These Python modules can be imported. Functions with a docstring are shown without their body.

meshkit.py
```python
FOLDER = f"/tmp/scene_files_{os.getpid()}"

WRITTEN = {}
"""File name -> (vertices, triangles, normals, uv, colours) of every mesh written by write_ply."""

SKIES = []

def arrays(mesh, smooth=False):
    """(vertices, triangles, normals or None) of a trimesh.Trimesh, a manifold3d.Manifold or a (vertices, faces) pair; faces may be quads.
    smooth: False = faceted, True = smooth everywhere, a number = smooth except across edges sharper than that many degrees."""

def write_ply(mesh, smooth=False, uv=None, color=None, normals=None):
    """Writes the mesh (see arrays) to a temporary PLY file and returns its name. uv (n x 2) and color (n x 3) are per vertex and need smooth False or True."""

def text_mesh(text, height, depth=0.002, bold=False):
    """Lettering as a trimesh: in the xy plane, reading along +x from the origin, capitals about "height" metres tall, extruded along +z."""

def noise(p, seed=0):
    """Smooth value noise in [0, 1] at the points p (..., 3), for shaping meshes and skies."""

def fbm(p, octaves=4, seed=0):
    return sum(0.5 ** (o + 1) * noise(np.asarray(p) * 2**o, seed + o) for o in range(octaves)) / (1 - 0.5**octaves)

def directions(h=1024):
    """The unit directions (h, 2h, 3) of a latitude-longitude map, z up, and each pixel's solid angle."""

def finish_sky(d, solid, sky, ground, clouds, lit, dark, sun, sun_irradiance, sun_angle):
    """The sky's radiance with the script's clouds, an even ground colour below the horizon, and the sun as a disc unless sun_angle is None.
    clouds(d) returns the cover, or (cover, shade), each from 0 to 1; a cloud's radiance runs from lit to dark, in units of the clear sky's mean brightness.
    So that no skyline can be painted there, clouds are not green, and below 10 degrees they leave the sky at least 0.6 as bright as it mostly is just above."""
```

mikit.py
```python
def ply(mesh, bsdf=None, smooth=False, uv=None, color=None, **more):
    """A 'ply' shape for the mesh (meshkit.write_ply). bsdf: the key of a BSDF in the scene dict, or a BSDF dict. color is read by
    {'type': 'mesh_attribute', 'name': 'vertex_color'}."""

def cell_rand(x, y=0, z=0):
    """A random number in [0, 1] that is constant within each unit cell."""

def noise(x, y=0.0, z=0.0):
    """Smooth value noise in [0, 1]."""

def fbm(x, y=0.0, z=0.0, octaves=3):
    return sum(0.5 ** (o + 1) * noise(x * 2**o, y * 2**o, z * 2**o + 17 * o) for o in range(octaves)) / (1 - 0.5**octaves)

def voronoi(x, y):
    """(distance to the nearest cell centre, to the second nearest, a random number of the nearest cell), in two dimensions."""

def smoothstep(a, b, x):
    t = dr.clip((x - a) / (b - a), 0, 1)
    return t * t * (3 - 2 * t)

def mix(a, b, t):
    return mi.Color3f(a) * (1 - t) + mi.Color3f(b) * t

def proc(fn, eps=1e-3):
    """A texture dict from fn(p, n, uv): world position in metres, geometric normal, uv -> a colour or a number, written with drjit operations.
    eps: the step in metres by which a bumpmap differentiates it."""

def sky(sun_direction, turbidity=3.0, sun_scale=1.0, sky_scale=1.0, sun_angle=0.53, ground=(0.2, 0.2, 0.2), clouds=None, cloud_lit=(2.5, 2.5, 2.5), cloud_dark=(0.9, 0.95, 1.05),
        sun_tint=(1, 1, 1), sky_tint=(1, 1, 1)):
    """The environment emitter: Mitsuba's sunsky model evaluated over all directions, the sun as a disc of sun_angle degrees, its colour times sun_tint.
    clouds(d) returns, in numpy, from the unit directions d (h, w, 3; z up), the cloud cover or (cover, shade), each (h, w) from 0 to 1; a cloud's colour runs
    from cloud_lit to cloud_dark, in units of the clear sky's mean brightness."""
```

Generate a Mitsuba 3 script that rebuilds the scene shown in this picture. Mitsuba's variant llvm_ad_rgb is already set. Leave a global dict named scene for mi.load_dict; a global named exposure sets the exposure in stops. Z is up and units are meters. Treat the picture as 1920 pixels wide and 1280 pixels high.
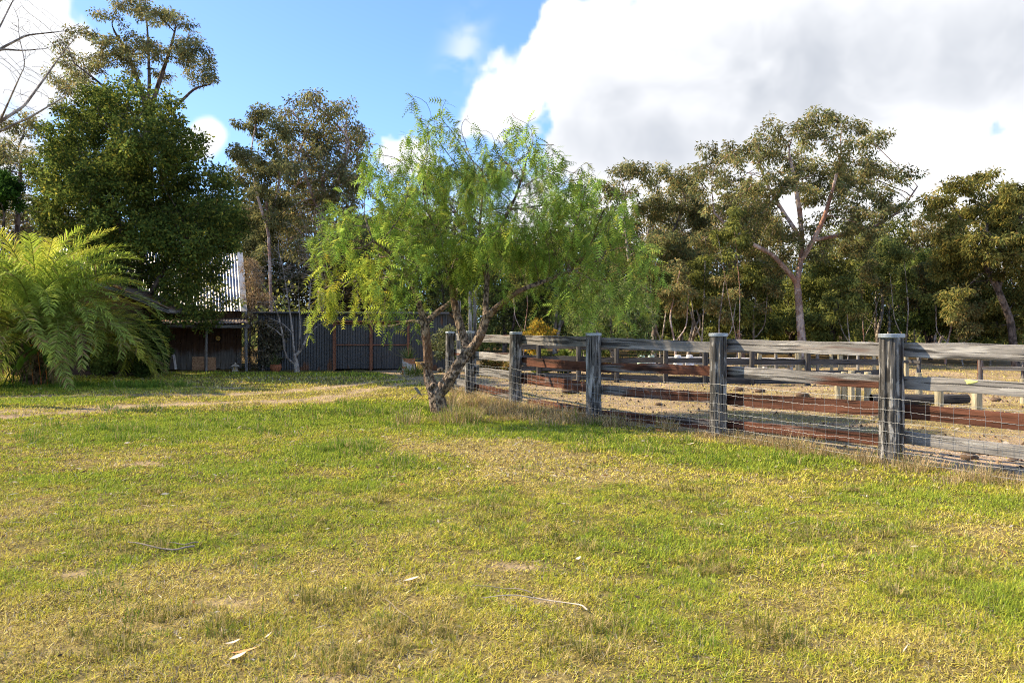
import math
import numpy as np
import trimesh
import drjit as dr
import mitsuba as mi
import mikit
import meshkit
from mikit import proc, noise, fbm, voronoi, smoothstep, mix, cell_rand
from scipy.spatial import cKDTree

T = mi.ScalarTransform4f
scene, labels = {}, {}

# ------------------------------------------------------------------ camera, sky, exposure
F, CX, HOR, EYE = 1493.0, 960.0, 606.0, 1.6          # focal length, centre, horizon in photo pixels; eye height
scene['camera'] = {
    'type': 'perspective', 'fov': math.degrees(2 * math.atan(960 / F)), 'fov_axis': 'x',
    'principal_point_offset_y': (640.0 - HOR) / 1280.0,
    'near_clip': 0.1, 'far_clip': 1000.0,
    'to_world': T().look_at(origin=[0, 0, EYE], target=[0, 1, EYE], up=[0, 0, 1])}
SUN = np.array([-0.93, 0.27, 0.76])


def sky_clouds(d):
    az = np.degrees(np.arctan2(d[..., 0], d[..., 1]))
    el = np.degrees(np.arcsin(np.clip(d[..., 2], -1, 1)))
    q = d / np.maximum(d[..., 2:3] + 0.35, 0.05)
    n1 = meshkit.fbm(np.stack([q[..., 0] * 2.2, q[..., 1] * 2.2, el * 0.02], -1) + 11, 5, 3)
    n2 = meshkit.fbm(np.stack([az * 0.13, el * 0.17, el * 0], -1) + 40, 6, 8)
    n3_ = meshkit.fbm(np.stack([az * 0.2, el * 0.2, el * 0], -1) + 90, 3, 5)
    n4 = meshkit.fbm(np.stack([az * 0.42 + 2 * n2, el * 0.52 + 2 * n3_, el * 0], -1) + 130, 5, 17)
    n3 = meshkit.fbm(np.stack([az * 0.055, el * 0.13, el * 0], -1) + 70, 4, 21)
    field = (n1 - 0.56) * 1.6                                 # scattered cumulus everywhere
    # cumulus banks: azimuth, elevation, half width, half height, strength
    for a, e, wa, we, s in ((27, 16, 31, 15.5, 1.15), (33, 9.5, 12, 7, .75), (-36, 17, 9.5, 13, .8), (-21, 12.5, 2.6, 2.2, .75), (-9, 12, 5, 2.6, .5),
                            (80, 20, 26, 14, .9), (-85, 24, 20, 9, .8), (150, 30, 40, 14, .8), (-140, 25, 30, 10, .7)):
        r = np.sqrt(((az - a) / wa) ** 2 + ((el - e) / we) ** 2)
        field = np.maximum(field, s * (1.0 - r) * 1.5 + (n2 - 0.5) * 1.1 + (n4 - 0.5) * 1.0)
    # openings of blue
    for a, e, wa, we, s in ((-13.5, 18, 9.5, 11, 1.5), (-2.0, 26, 5.5, 6, 1.5), (-19, 27, 10, 6, .8), (30.6, 12.3, 3.6, 1.6, .95), (25.2, 13.3, 1.4, 1.0, .7)):
        r = np.sqrt(((az - a) / wa) ** 2 + ((el - e) / we) ** 2)
        field = field - s * np.clip(1.15 - r, 0, 1) * np.clip(3.0 * (n4 - .18), 0, 1.6)
    wisp = np.exp(-((az + 3.4 - .25 * (el - 19)) / 1.3) ** 2 - ((el - 19.0) / 1.9) ** 2) * np.clip((n4 - .42) * 3.5, 0, .75)
    cover = np.clip((field - 0.02) / 0.27, 0, 1)
    cover = np.maximum(cover * cover * (3 - 2 * cover), .75 * wisp)
    sh = np.zeros_like(az)
    for a, e, wa, we, s in ((12, 12.8, 10, 2.6, .75), (21, 16.3, 11, 4.4, .9), (7.0, 15.2, 3.6, 2.2, .5), (31, 16.0, 8, 4.0, .85), (20, 13.4, 6, 2.2, .6), (-36, 13, 6, 4, .55), (33, 20.5, 6, 2, .5),
                            (80, 16, 20, 6, .8), (150, 24, 30, 8, .7)):
        r = np.sqrt(((az - a) / wa) ** 2 + ((el - e) / we) ** 2)
        sh = np.maximum(sh, s * np.clip(1.35 - 1.0 * r, 0, 1))
    shade = 1 - np.exp(-1.25 * np.clip(sh * (0.7 + .6 * n3) + (n2 - 0.5) * 0.5 * sh ** .5 + (n4 - .5) * .9 * (sh + .2), 0, 3))
    return cover, shade


scene['sky'] = mikit.sky(SUN.tolist(), turbidity=3.0, sun_scale=1.0, sky_scale=1.0, clouds=sky_clouds,
                         cloud_lit=(1.95, 1.96, 2.0), cloud_dark=(.80, .88, 1.02), sky_tint=(0.80, 0.95, 1.24), sun_tint=(1.0, 0.99, 0.94))
exposure = 2.78


# ------------------------------------------------------------------ helpers
def P(px, py, d):
    """The point at distance d that the photograph shows at pixel px, py."""
    return np.array([(px - CX) * d / F, d, EYE - (py - HOR) * d / F])


def G(px, py, z=0.0):
    """The ground point seen at pixel px, py."""
    return P(px, py, (EYE - z) * F / (py - HOR))


def gz(x, y):
    x, y = np.asarray(x, float), np.asarray(y, float)
    z = 0.05 * (meshkit.fbm(np.stack([x * .35, y * .35, x * 0], -1) + 5, 3, 2) - .5)
    z = z + 0.03 * (meshkit.noise(np.stack([x * 1.9, y * 1.9, x * 0], -1) + 9, 4) - .5)
    z = z + 0.022 * (meshkit.noise(np.stack([x * 4.7, y * 4.7, x * 0], -1) + 3, 6) - .5)
    return z * np.clip((36 - np.abs(y - 3)) / 6, 0, 1) * np.clip((26 - np.abs(x)) / 4, 0, 1)


counts = {}


def key_for(name, parent=None):
    k = f'{parent}__{name}' if parent else name
    n = counts.get(k, -1) + 1
    counts[k] = n
    return k if n == 0 else f'{k}_{n:03d}'


def thing(name, label, category, group=None, kind=None):
    k = key_for(name)
    labels[k] = {'label': label, 'category': category}
    if group:
        labels[k]['group'] = group
    return k


def obj(name, mesh, mat, parent=None, smooth=False, **kw):
    k = key_for(name, parent)
    scene[k] = mikit.ply(mesh, mat, smooth=smooth, **kw)
    return k


def lab(k, **kw):
    labels.setdefault(k, {}).update(kw)
    return k


def frame(d, ref=(0.31, 0.95, 0.05)):
    d = d / np.maximum(np.linalg.norm(d, axis=-1, keepdims=True), 1e-9)
    ref = np.broadcast_to(np.asarray(ref, float), d.shape)
    u = ref - (ref * d).sum(-1, keepdims=True) * d
    u = u / np.maximum(np.linalg.norm(u, axis=-1, keepdims=True), 1e-6)
    return d, u, np.cross(d, u)


def tube(pts, rad, k=6, cap=True):
    pts = np.asarray(pts, float)
    rad = np.broadcast_to(np.asarray(rad, float), (len(pts),))
    t = np.gradient(pts, axis=0)
    _, u, v = frame(t, (0.31, 0.25, 0.92) if abs(t[:, 2]).mean() < abs(t[:, :2]).mean() else (0.31, 0.95, 0.05))
    a = np.arange(k) * 2 * math.pi / k
    ring = pts[:, None] + rad[:, None, None] * (u[:, None] * np.cos(a)[None, :, None] + v[:, None] * np.sin(a)[None, :, None])
    V = ring.reshape(-1, 3)
    i = np.arange(len(pts) - 1)[:, None] * k
    j = np.arange(k)[None]
    j2 = (j + 1) % k
    f = np.concatenate([np.stack([i + j, i + j2, i + k + j2], -1).reshape(-1, 3), np.stack([i + j, i + k + j2, i + k + j], -1).reshape(-1, 3)])
    if cap:
        n = len(V)
        V = np.vstack([V, pts[:1], pts[-1:]])
        e = (len(pts) - 1) * k
        jj = np.arange(k)
        f = np.vstack([f, np.stack([(jj + 1) % k, jj, jj * 0 + n], -1), np.stack([e + jj, e + (jj + 1) % k, jj * 0 + n + 1], -1)])
    return V, f


def join(parts):
    at, V, Fs = 0, [], []
    for v, f in parts:
        V.append(v)
        Fs.append(np.asarray(f) + at)
        at += len(v)
    return np.vstack(V), np.vstack(Fs)


def box(x0, x1, y0, y1, z0, z1, ch=0.0):
    m = trimesh.creation.box(extents=(x1 - x0, y1 - y0, z1 - z0))
    m.apply_translation(((x0 + x1) / 2, (y0 + y1) / 2, (z0 + z1) / 2))
    if ch:
        import manifold3d as m3
        pts = []
        for sx, sy, sz in np.ndindex(2, 2, 2):
            c = np.array([(x0, x1)[sx], (y0, y1)[sy], (z0, z1)[sz]])
            s = np.array([1 - 2 * sx, 1 - 2 * sy, 1 - 2 * sz]) * ch
            for k in range(3):
                o = s.copy()
                o[k] = 0
                pts.append(c + o)
        mm = m3.Manifold.hull_points(np.array(pts)).to_mesh()
        return np.array(mm.vert_properties[:, :3]), np.array(mm.tri_verts)
    return np.array(m.vertices), np.array(m.faces)


def lathe(profile, k=20, at=(0, 0, 0)):
    """profile: (radius, z) pairs from bottom to top."""
    p = np.array(profile, float)
    pts = np.stack([p[:, 0] * 0, p[:, 0] * 0, p[:, 1]], -1)
    a = np.arange(k) * 2 * math.pi / k
    V = np.stack([p[:, 0, None] * np.cos(a), p[:, 0, None] * np.sin(a), np.repeat(p[:, 1:2], k, 1)], -1).reshape(-1, 3)
    i = np.arange(len(p) - 1)[:, None] * k
    j = np.arange(k)[None]
    j2 = (j + 1) % k
    f = np.concatenate([np.stack([i + j, i + j2, i + k + j2], -1).reshape(-1, 3), np.stack([i + j, i + k + j2, i + k + j], -1).reshape(-1, 3)])
    n = len(V)
    V = np.vstack([V, pts[:1], pts[-1:]])
    jj = np.arange(k)
    e = (len(p) - 1) * k
    f = np.vstack([f, np.stack([(jj + 1) % k, jj, jj * 0 + n], -1), np.stack([e + jj, e + (jj + 1) % k, jj * 0 + n + 1], -1)])
    return V + np.asarray(at, float), f


def place(m, pos, rz=0.0, M=None):
    v, f = m
    c, s = math.cos(rz), math.sin(rz)
    R = np.array([[c, -s, 0], [s, c, 0], [0, 0, 1]]) if M is None else np.asarray(M)
    return v @ R.T + np.asarray(pos, float), f


def plank(p0, p1, w, t, seed, stations=14, wob=0.004, up=(0, 0, 1)):
    """A sawn board from p0 to p1, width w (along up), thickness t, slightly uneven; returns mesh and uv (metres along, across)."""
    rg = np.random.default_rng(seed)
    p0, p1 = np.asarray(p0, float), np.asarray(p1, float)
    L = np.linalg.norm(p1 - p0)
    d = (p1 - p0) / L
    up = np.asarray(up, float)
    up = up - d * (up @ d)
    up /= np.linalg.norm(up)
    nn = np.cross(d, up)
    c = min(w, t) * 0.12
    prof = np.array([(-w / 2 + c, -t / 2), (w / 2 - c, -t / 2), (w / 2, -t / 2 + c), (w / 2, t / 2 - c), (w / 2 - c, t / 2), (-w / 2 + c, t / 2), (-w / 2, t / 2 - c), (-w / 2, -t / 2 + c)])
    per = np.array([0.0, w, w + .02, w + t, w + t + .02, 2 * w + t, 2 * w + t + .02, 2 * w + 2 * t])
    s = np.linspace(0, 1, stations)
    s[1:-1] += rg.uniform(-.3, .3, stations - 2) / stations
    sag = np.cumsum(rg.normal(0, wob, stations)) * .5
    V, U = [], []
    for i, si in enumerate(s):
        jit = rg.normal(0, wob, (8, 2)) * [0.7, .35]
        q = prof + jit
        if i in (0, stations - 1):
            q = q * [0.99, .97]
        skew = rg.normal(0, .006, 8) if i in (0, stations - 1) else np.zeros(8)
        V.append(p0 + d * (si * L) + d * skew[:, None] + up * (q[:, :1] + sag[i]) + nn * q[:, 1:])
        U.append(np.stack([np.full(8, si * L), per], -1))
    V, U = np.vstack(V), np.vstack(U)
    k = 8
    i = np.arange(stations - 1)[:, None] * k
    j = np.arange(k)[None]
    j2 = (j + 1) % k
    f = np.concatenate([np.stack([i + j, i + j2, i + k + j2], -1).reshape(-1, 3), np.stack([i + j, i + k + j2, i + k + j], -1).reshape(-1, 3)])
    for e, flip in ((0, True), ((stations - 1) * k, False)):
        for a in range(1, 7):
            t3 = [e, e + a, e + a + 1]
            f = np.vstack([f, [t3[::-1] if flip else t3]])
    off = rg.uniform(0, 90, 2)
    return (V, f), U + off


def round_post(x, y, z0, z1, r, seed, k=26, n=9, lean=0.0, flat=0.0):
    rg = np.random.default_rng(seed)
    a = np.arange(k) * 2 * math.pi / k
    zz = np.linspace(z0, z1, n)
    shape = 1 + 0.05 * np.sin(2 * a + rg.uniform(0, 6)) + 0.03 * np.sin(3 * a + rg.uniform(0, 6))
    groove = 1 + rg.normal(0, .012, k)
    for g in rg.integers(0, k, 4):
        groove[g] -= rg.uniform(.04, .09)
    la = rg.uniform(0, 6.28)
    V, U = [], []
    for i, z in enumerate(zz):
        rr = r * shape * groove * (1 + .02 * rg.normal()) * (1.04 - .06 * i / n) + rg.normal(0, .002, k)
        off = lean * (z - z0) * np.array([math.cos(la), math.sin(la)])
        V.append(np.stack([x + off[0] + rr * np.cos(a), y + off[1] + rr * np.sin(a), np.full(k, z)], -1))
        U.append(np.stack([np.full(k, z), a * r], -1))
    V, U = np.vstack(V), np.vstack(U)
    i = np.arange(n - 1)[:, None] * k
    j = np.arange(k)[None]
    j2 = (j + 1) % k
    f = np.concatenate([np.stack([i + j, i + j2, i + k + j2], -1).reshape(-1, 3), np.stack([i + j, i + k + j2, i + k + j], -1).reshape(-1, 3)])
    top = (n - 1) * k
    V = np.vstack([V, V[top:].mean(0)])
    U = np.vstack([U, U[top:].mean(0)])
    jj = np.arange(k)
    f = np.vstack([f, np.stack([top + jj, top + (jj + 1) % k, jj * 0 + len(V) - 1], -1)])
    return (V, f), U + rg.uniform(0, 90, 2)


def corrugated(p0, ex, ez, width, height, pitch=0.09, amp=0.012, per=6, rows=2, nrm=None):
    """A corrugated sheet: origin p0, ridges running along ez, waves across ex."""
    ex, ez = np.asarray(ex, float), np.asarray(ez, float)
    nn = np.cross(ex, ez) if nrm is None else np.asarray(nrm, float)
    m = int(width / pitch * per) + 1
    s = np.linspace(0, width, m)
    w = amp * np.cos(2 * math.pi * s / pitch)
    t = np.linspace(0, height, rows)
    V = np.asarray(p0, float) + s[None, :, None] * ex + t[:, None, None] * ez + w[None, :, None] * nn
    V = V.reshape(-1, 3)
    i, j = np.meshgrid(np.arange(rows - 1), np.arange(m - 1), indexing='ij')
    a = (i * m + j).ravel()
    f = np.vstack([np.stack([a, a + 1, a + m + 1], -1), np.stack([a, a + m + 1, a + m], -1)])
    back = V - nn * 0.0015
    n = len(V)
    return np.vstack([V, back]), np.vstack([f, f[:, ::-1] + n])


# ------------------------------------------------------------------ materials
def wood(red, light=1.0, lichen=0.0):
    def col(p, n, uv):
        u, v = uv.x, uv.y
        g1 = .25 + .5 * fbm(u * 2.5, v * 75, 1.0, 3)
        g2 = fbm(u * 9.0, v * 150, 5.0, 2)
        st = fbm(u * 1.1 + 9, v * 9, 3.0, 3)
        crack = smoothstep(.60, .72, fbm(u * 1.6 + 31, v * 48, 2.0, 2))
        grey = mix((.135 * light, .135 * light, .14 * light), (.47 * light, .455 * light, .43 * light), dr.clip(g1 * .8 + g2 * .6 - .18, 0, 1))
        grey = mix(grey, (.62 * light, .62 * light, .60 * light), smoothstep(.62, .74, fbm(u * 3 + 50, v * 22, 4.0, 3)) * (.25 + lichen))
        grey = grey * (.55 + .85 * st)
        rd = mix((.04, .016, .011), (.165, .068, .04), dr.clip(g1 * .9 + g2 * .35 - .15, 0, 1))
        rd = rd * (.5 + st)
        t = smoothstep(.47, .60, fbm(u * .75 + 3, v * 7 + 2, 7.0, 3) + (red - .5))
        c = mix(grey, rd, t)
        if lichen > .4:
            c = mix(c, (.40 * light / .36, .40 * light / .36, .39 * light / .36), smoothstep(.54, .68, fbm(u * 6 + 13, v * 26, 9.0, 4)) * .75)
            c = mix(c, (.02, .02, .02), smoothstep(.58, .70, fbm(u * 4 + 3, v * 20, 19.0, 3)) * .7)
        return c * (1 - .75 * crack)

    def hgt(p, n, uv):
        return fbm(uv.x * 2.5, uv.y * 75, 1.0, 3) + .5 * fbm(uv.x * 9.0, uv.y * 150, 5.0, 2) - .8 * smoothstep(.60, .72, fbm(uv.x * 1.6 + 31, uv.y * 48, 2.0, 2))
    return {'type': 'bumpmap', 'arbitrary': proc(hgt, 2e-3), 'scale': 0.005,
            'bsdf': {'type': 'principled', 'base_color': proc(col), 'roughness': .85, 'specular': .25}}


scene['timber_grey'] = wood(.28, .62)
scene['timber_mixed'] = wood(.56, .65, lichen=.35)
scene['timber_red'] = wood(.74, .6)
scene['timber_pale'] = wood(.20, .74, .3)
scene['timber_post'] = wood(.02, .36, .45)
scene['timber_dark'] = wood(.10, .26)


def treated(p, n, uv):
    g = fbm(uv.x * 3, uv.y * 50, 1.0, 3)
    return mix((.20, .18, .11), (.50, .46, .32), g) * (.6 + .8 * fbm(uv.x * 1.5, uv.y * 8, 3.0))


scene['timber_treated'] = {'type': 'principled', 'base_color': proc(treated), 'roughness': .8}


def galv(p, n, uv):
    return mix((.22, .26, .29), (.42, .47, .50), fbm(p.x * 30, p.y * 30, p.z * 30, 3))


scene['galvanised'] = {'type': 'principled', 'base_color': proc(galv), 'metallic': .55, 'roughness': .42}
scene['wire'] = {'type': 'principled', 'base_color': {'type': 'rgb', 'value': [.30, .32, .33]}, 'metallic': .3, 'roughness': .4}


def iron(base, rust_amount, streak=1.0):
    def col(p, n, uv):
        r = fbm(p.x * 5, p.y * 5, p.z * 1.2, 4)
        s = fbm(p.x * 18, p.y * 18, p.z * .8 + 4, 3)
        c = mix([b * .68 for b in base], [b * 1.3 for b in base], s)
        low = smoothstep(.45, .05, p.z) * .15
        return mix(c, (.16, .075, .04), smoothstep(.62, .78, r + rust_amount + low))
    return {'type': 'twosided', 'bsdf': {'type': 'principled', 'base_color': proc(col), 'metallic': .35, 'roughness': .5}}


scene['old_iron'] = iron((.070, .072, .074), -.07)
scene['roof_iron'] = iron((.36, .37, .41), -.12)
scene['roof_rusty'] = iron((.24, .20, .17), .12)
scene['capping'] = iron((.55, .56, .54), -.16)


def rust(p, n, uv):
    return mix((.10, .035, .02), (.30, .13, .065), fbm(p.x * 14, p.y * 14, p.z * 6, 4))


scene['rust'] = {'type': 'principled', 'base_color': proc(rust), 'roughness': .8}


def drum_paint(p, n, uv):
    t = smoothstep(.46, .56, fbm(p.x * 6, p.y * 6, p.z * 9, 4))
    return mix((.48, .45, .40), (.34, .14, .06), t)


scene['drum_rust'] = {'type': 'principled', 'base_color': proc(drum_paint), 'roughness': .65}


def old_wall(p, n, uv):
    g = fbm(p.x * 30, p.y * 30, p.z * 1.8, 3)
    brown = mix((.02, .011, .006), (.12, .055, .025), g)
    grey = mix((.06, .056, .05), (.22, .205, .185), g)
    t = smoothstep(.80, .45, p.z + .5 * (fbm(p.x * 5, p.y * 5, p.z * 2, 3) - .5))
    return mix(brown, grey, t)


scene['wall_planks'] = {'type': 'principled', 'base_color': proc(old_wall), 'roughness': .9}


def chip(p, n, uv):
    f1, f2, w = voronoi(p.x * 28 + p.y * 9, p.z * 28)
    return mix((.26, .14, .07), (.50, .31, .18), w)


scene['chipboard'] = {'type': 'principled', 'base_color': proc(chip), 'roughness': .8}


def plain(c, rough=.6, var=.25, sc=20.0, **kw):
    def col(p, n, uv):
        return mi.Color3f(c) * (1 - var + 2 * var * fbm(p.x * sc, p.y * sc, p.z * sc, 3))
    return {'type': 'principled', 'base_color': proc(col), 'roughness': rough, **kw}


scene['white_paint'] = plain((.74, .75, .76))
scene['white_plastic'] = plain((.78, .80, .80), .35, .08)
scene['green_plastic'] = plain((.50, .66, .55), .35, .08)
scene['terracotta'] = plain((.34, .12, .055), .8)
scene['yellow_glaze'] = plain((.50, .37, .13), .4, .15)
scene['cane'] = plain((.42, .29, .13), .6)
scene['sandstone'] = plain((.42, .37, .29), .85, .35)
scene['ochre_plate'] = plain((.55, .33, .08), .45, .3)
scene['brick_red'] = plain((.075, .04, .028), .85, .4, 7.0)
scene['brown_board'] = plain((.17, .085, .045), .75, .35, 9.0)
scene['concrete'] = plain((.42, .43, .44), .85, .2)
scene['soil_clod'] = plain((.11, .075, .05), .95, .4)
scene['bleached'] = plain((.52, .46, .37), .75, .25, 60.)
scene['stick'] = plain((.27, .23, .19), .85, .4, 40.)
scene['orange_petal'] = plain((.75, .22, .03), .5, .2)
scene['lichen'] = plain((.60, .62, .24), .9, .2, 30.)


def bark(lo, hi, red=None, sx=16, sz=7, bump=.008):
    def cell(p):
        w = noise(p.x * 5, p.y * 5, p.z * 5)
        return fbm(p.x * sx + w, p.y * sx, p.z * sz + w * 2, 4)

    def col(p, n, uv):
        c = cell(p)
        t = smoothstep(.36, .60, c)
        o = mix(lo, hi, t) * (.75 + .5 * noise(p.x * 60, p.y * 60, p.z * 30))
        if red is not None:
            o = mix(o, red, smoothstep(.50, .66, fbm(p.x * 2.1, p.y * 2.1, p.z * .9 + 8, 3)) * .7)
        return o

    def hgt(p, n, uv):
        return smoothstep(.36, .60, cell(p))
    return {'type': 'bumpmap', 'arbitrary': proc(hgt, 4e-3), 'scale': bump, 'bsdf': {'type': 'principled', 'base_color': proc(col), 'roughness': .9, 'specular': .2}}


scene['bark_pepper'] = bark((.05, .038, .03), (.29, .225, .17), (.17, .09, .05), 34, 15, .014)
scene['bark_gum'] = bark((.26, .18, .15), (.52, .43, .38), (.30, .15, .10), 3.0, 1.2, .004)
scene['bark_dark'] = bark((.045, .035, .03), (.16, .125, .105), None, 12, 4)
scene['bark_grey'] = bark((.14, .115, .095), (.36, .32, .28), None, 10, 4, .003)
scene['bark_twig'] = bark((.20, .155, .12), (.42, .35, .29), None, 14, 6, .002)
scene['palm_trunk'] = bark((.05, .035, .02), (.22, .15, .09), None, 14, 14, .02)

VC = {'type': 'mesh_attribute', 'name': 'vertex_color'}
scene['leaf'] = {'type': 'principledthin', 'base_color': VC, 'roughness': .42, 'diff_trans': .95, 'spec_trans': 0.0, 'eta': 1.4}
scene['leaf_matt'] = {'type': 'principledthin', 'base_color': VC, 'roughness': .7, 'diff_trans': .55, 'spec_trans': 0.0, 'eta': 1.3}
scene['earth'] = {'type': 'bumpmap', 'arbitrary': proc(lambda p, n, uv: fbm(p.x * 22, p.y * 22, 0.0, 4), 4e-3), 'scale': .03,
                  'bsdf': {'type': 'diffuse', 'reflectance': VC}}


# ------------------------------------------------------------------ ground
FP = [P(843, 0, 18.6), P(881, 0, 17.2), P(966, 0, 15.25), P(1113, 0, 12.8), P(1347, 0, 11.25), P(1672, 0, 9.12)]
FENCE = np.array([[p[0], p[1]] for p in FP])
FENCE = np.vstack([FENCE, FENCE[-1] + (FENCE[-1] - FENCE[-2]) * [1.0, 1.0], FENCE[-1] + 2.05 * (FENCE[-1] - FENCE[-2])])


def yard_side(x, y):
    """Distance to the fence line, positive on the yard's side."""
    best, sign = np.full(np.shape(x), 1e9), np.ones(np.shape(x))
    pts = np.vstack([FENCE[0] + (FENCE[0] - FENCE[1]) / np.linalg.norm(FENCE[0] - FENCE[1]) * 6, FENCE, FENCE[-1] + (FENCE[-1] - FENCE[-2]) * 3])
    for a, b in zip(pts[:-1], pts[1:]):
        d = b - a
        t = np.clip(((x - a[0]) * d[0] + (y - a[1]) * d[1]) / (d @ d), 0, 1)
        ex, ey = x - a[0] - t * d[0], y - a[1] - t * d[1]
        r = np.hypot(ex, ey)
        s = np.sign(-(d[0] * ey - d[1] * ex)) * -1
        better = r < best
        best = np.where(better, r, best)
        sign = np.where(better, s, sign)
    return best * sign


def blob(x, y, px, py, rx, ry):
    c = G(px, py)
    d = c[1]
    r = np.hypot((x - c[0]) / (rx * d / F), (y - d) / (ry * d * d / (F * EYE)))
    return np.clip(1.4 - r, 0, 1)


def n2d(x, y, s, seed, octv=3):
    return meshkit.fbm(np.stack([np.asarray(x) * s, np.asarray(y) * s, np.zeros(np.shape(x))], -1) + seed * 3.7, octv, seed)


TRACK = [np.array([G(a, b)[:2] for a, b in pl]) for pl in (
    ((-400, 812), (-120, 795), (60, 778), (200, 765), (330, 757), (470, 752), (600, 747), (720, 726), (800, 712)),
    ((-300, 745), (-100, 742), (120, 743), (300, 741), (470, 737), (600, 728), (700, 716), (800, 708)),
    ((250, 722), (370, 725), (480, 728)))]


def dist_poly(x, y, pl):
    best = np.full(np.shape(x), 1e9)
    for a, b in zip(pl[:-1], pl[1:]):
        d = b - a
        t = np.clip(((x - a[0]) * d[0] + (y - a[1]) * d[1]) / (d @ d), 0, 1)
        best = np.minimum(best, np.hypot(x - a[0] - t * d[0], y - a[1] - t * d[1]))
    return best


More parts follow.
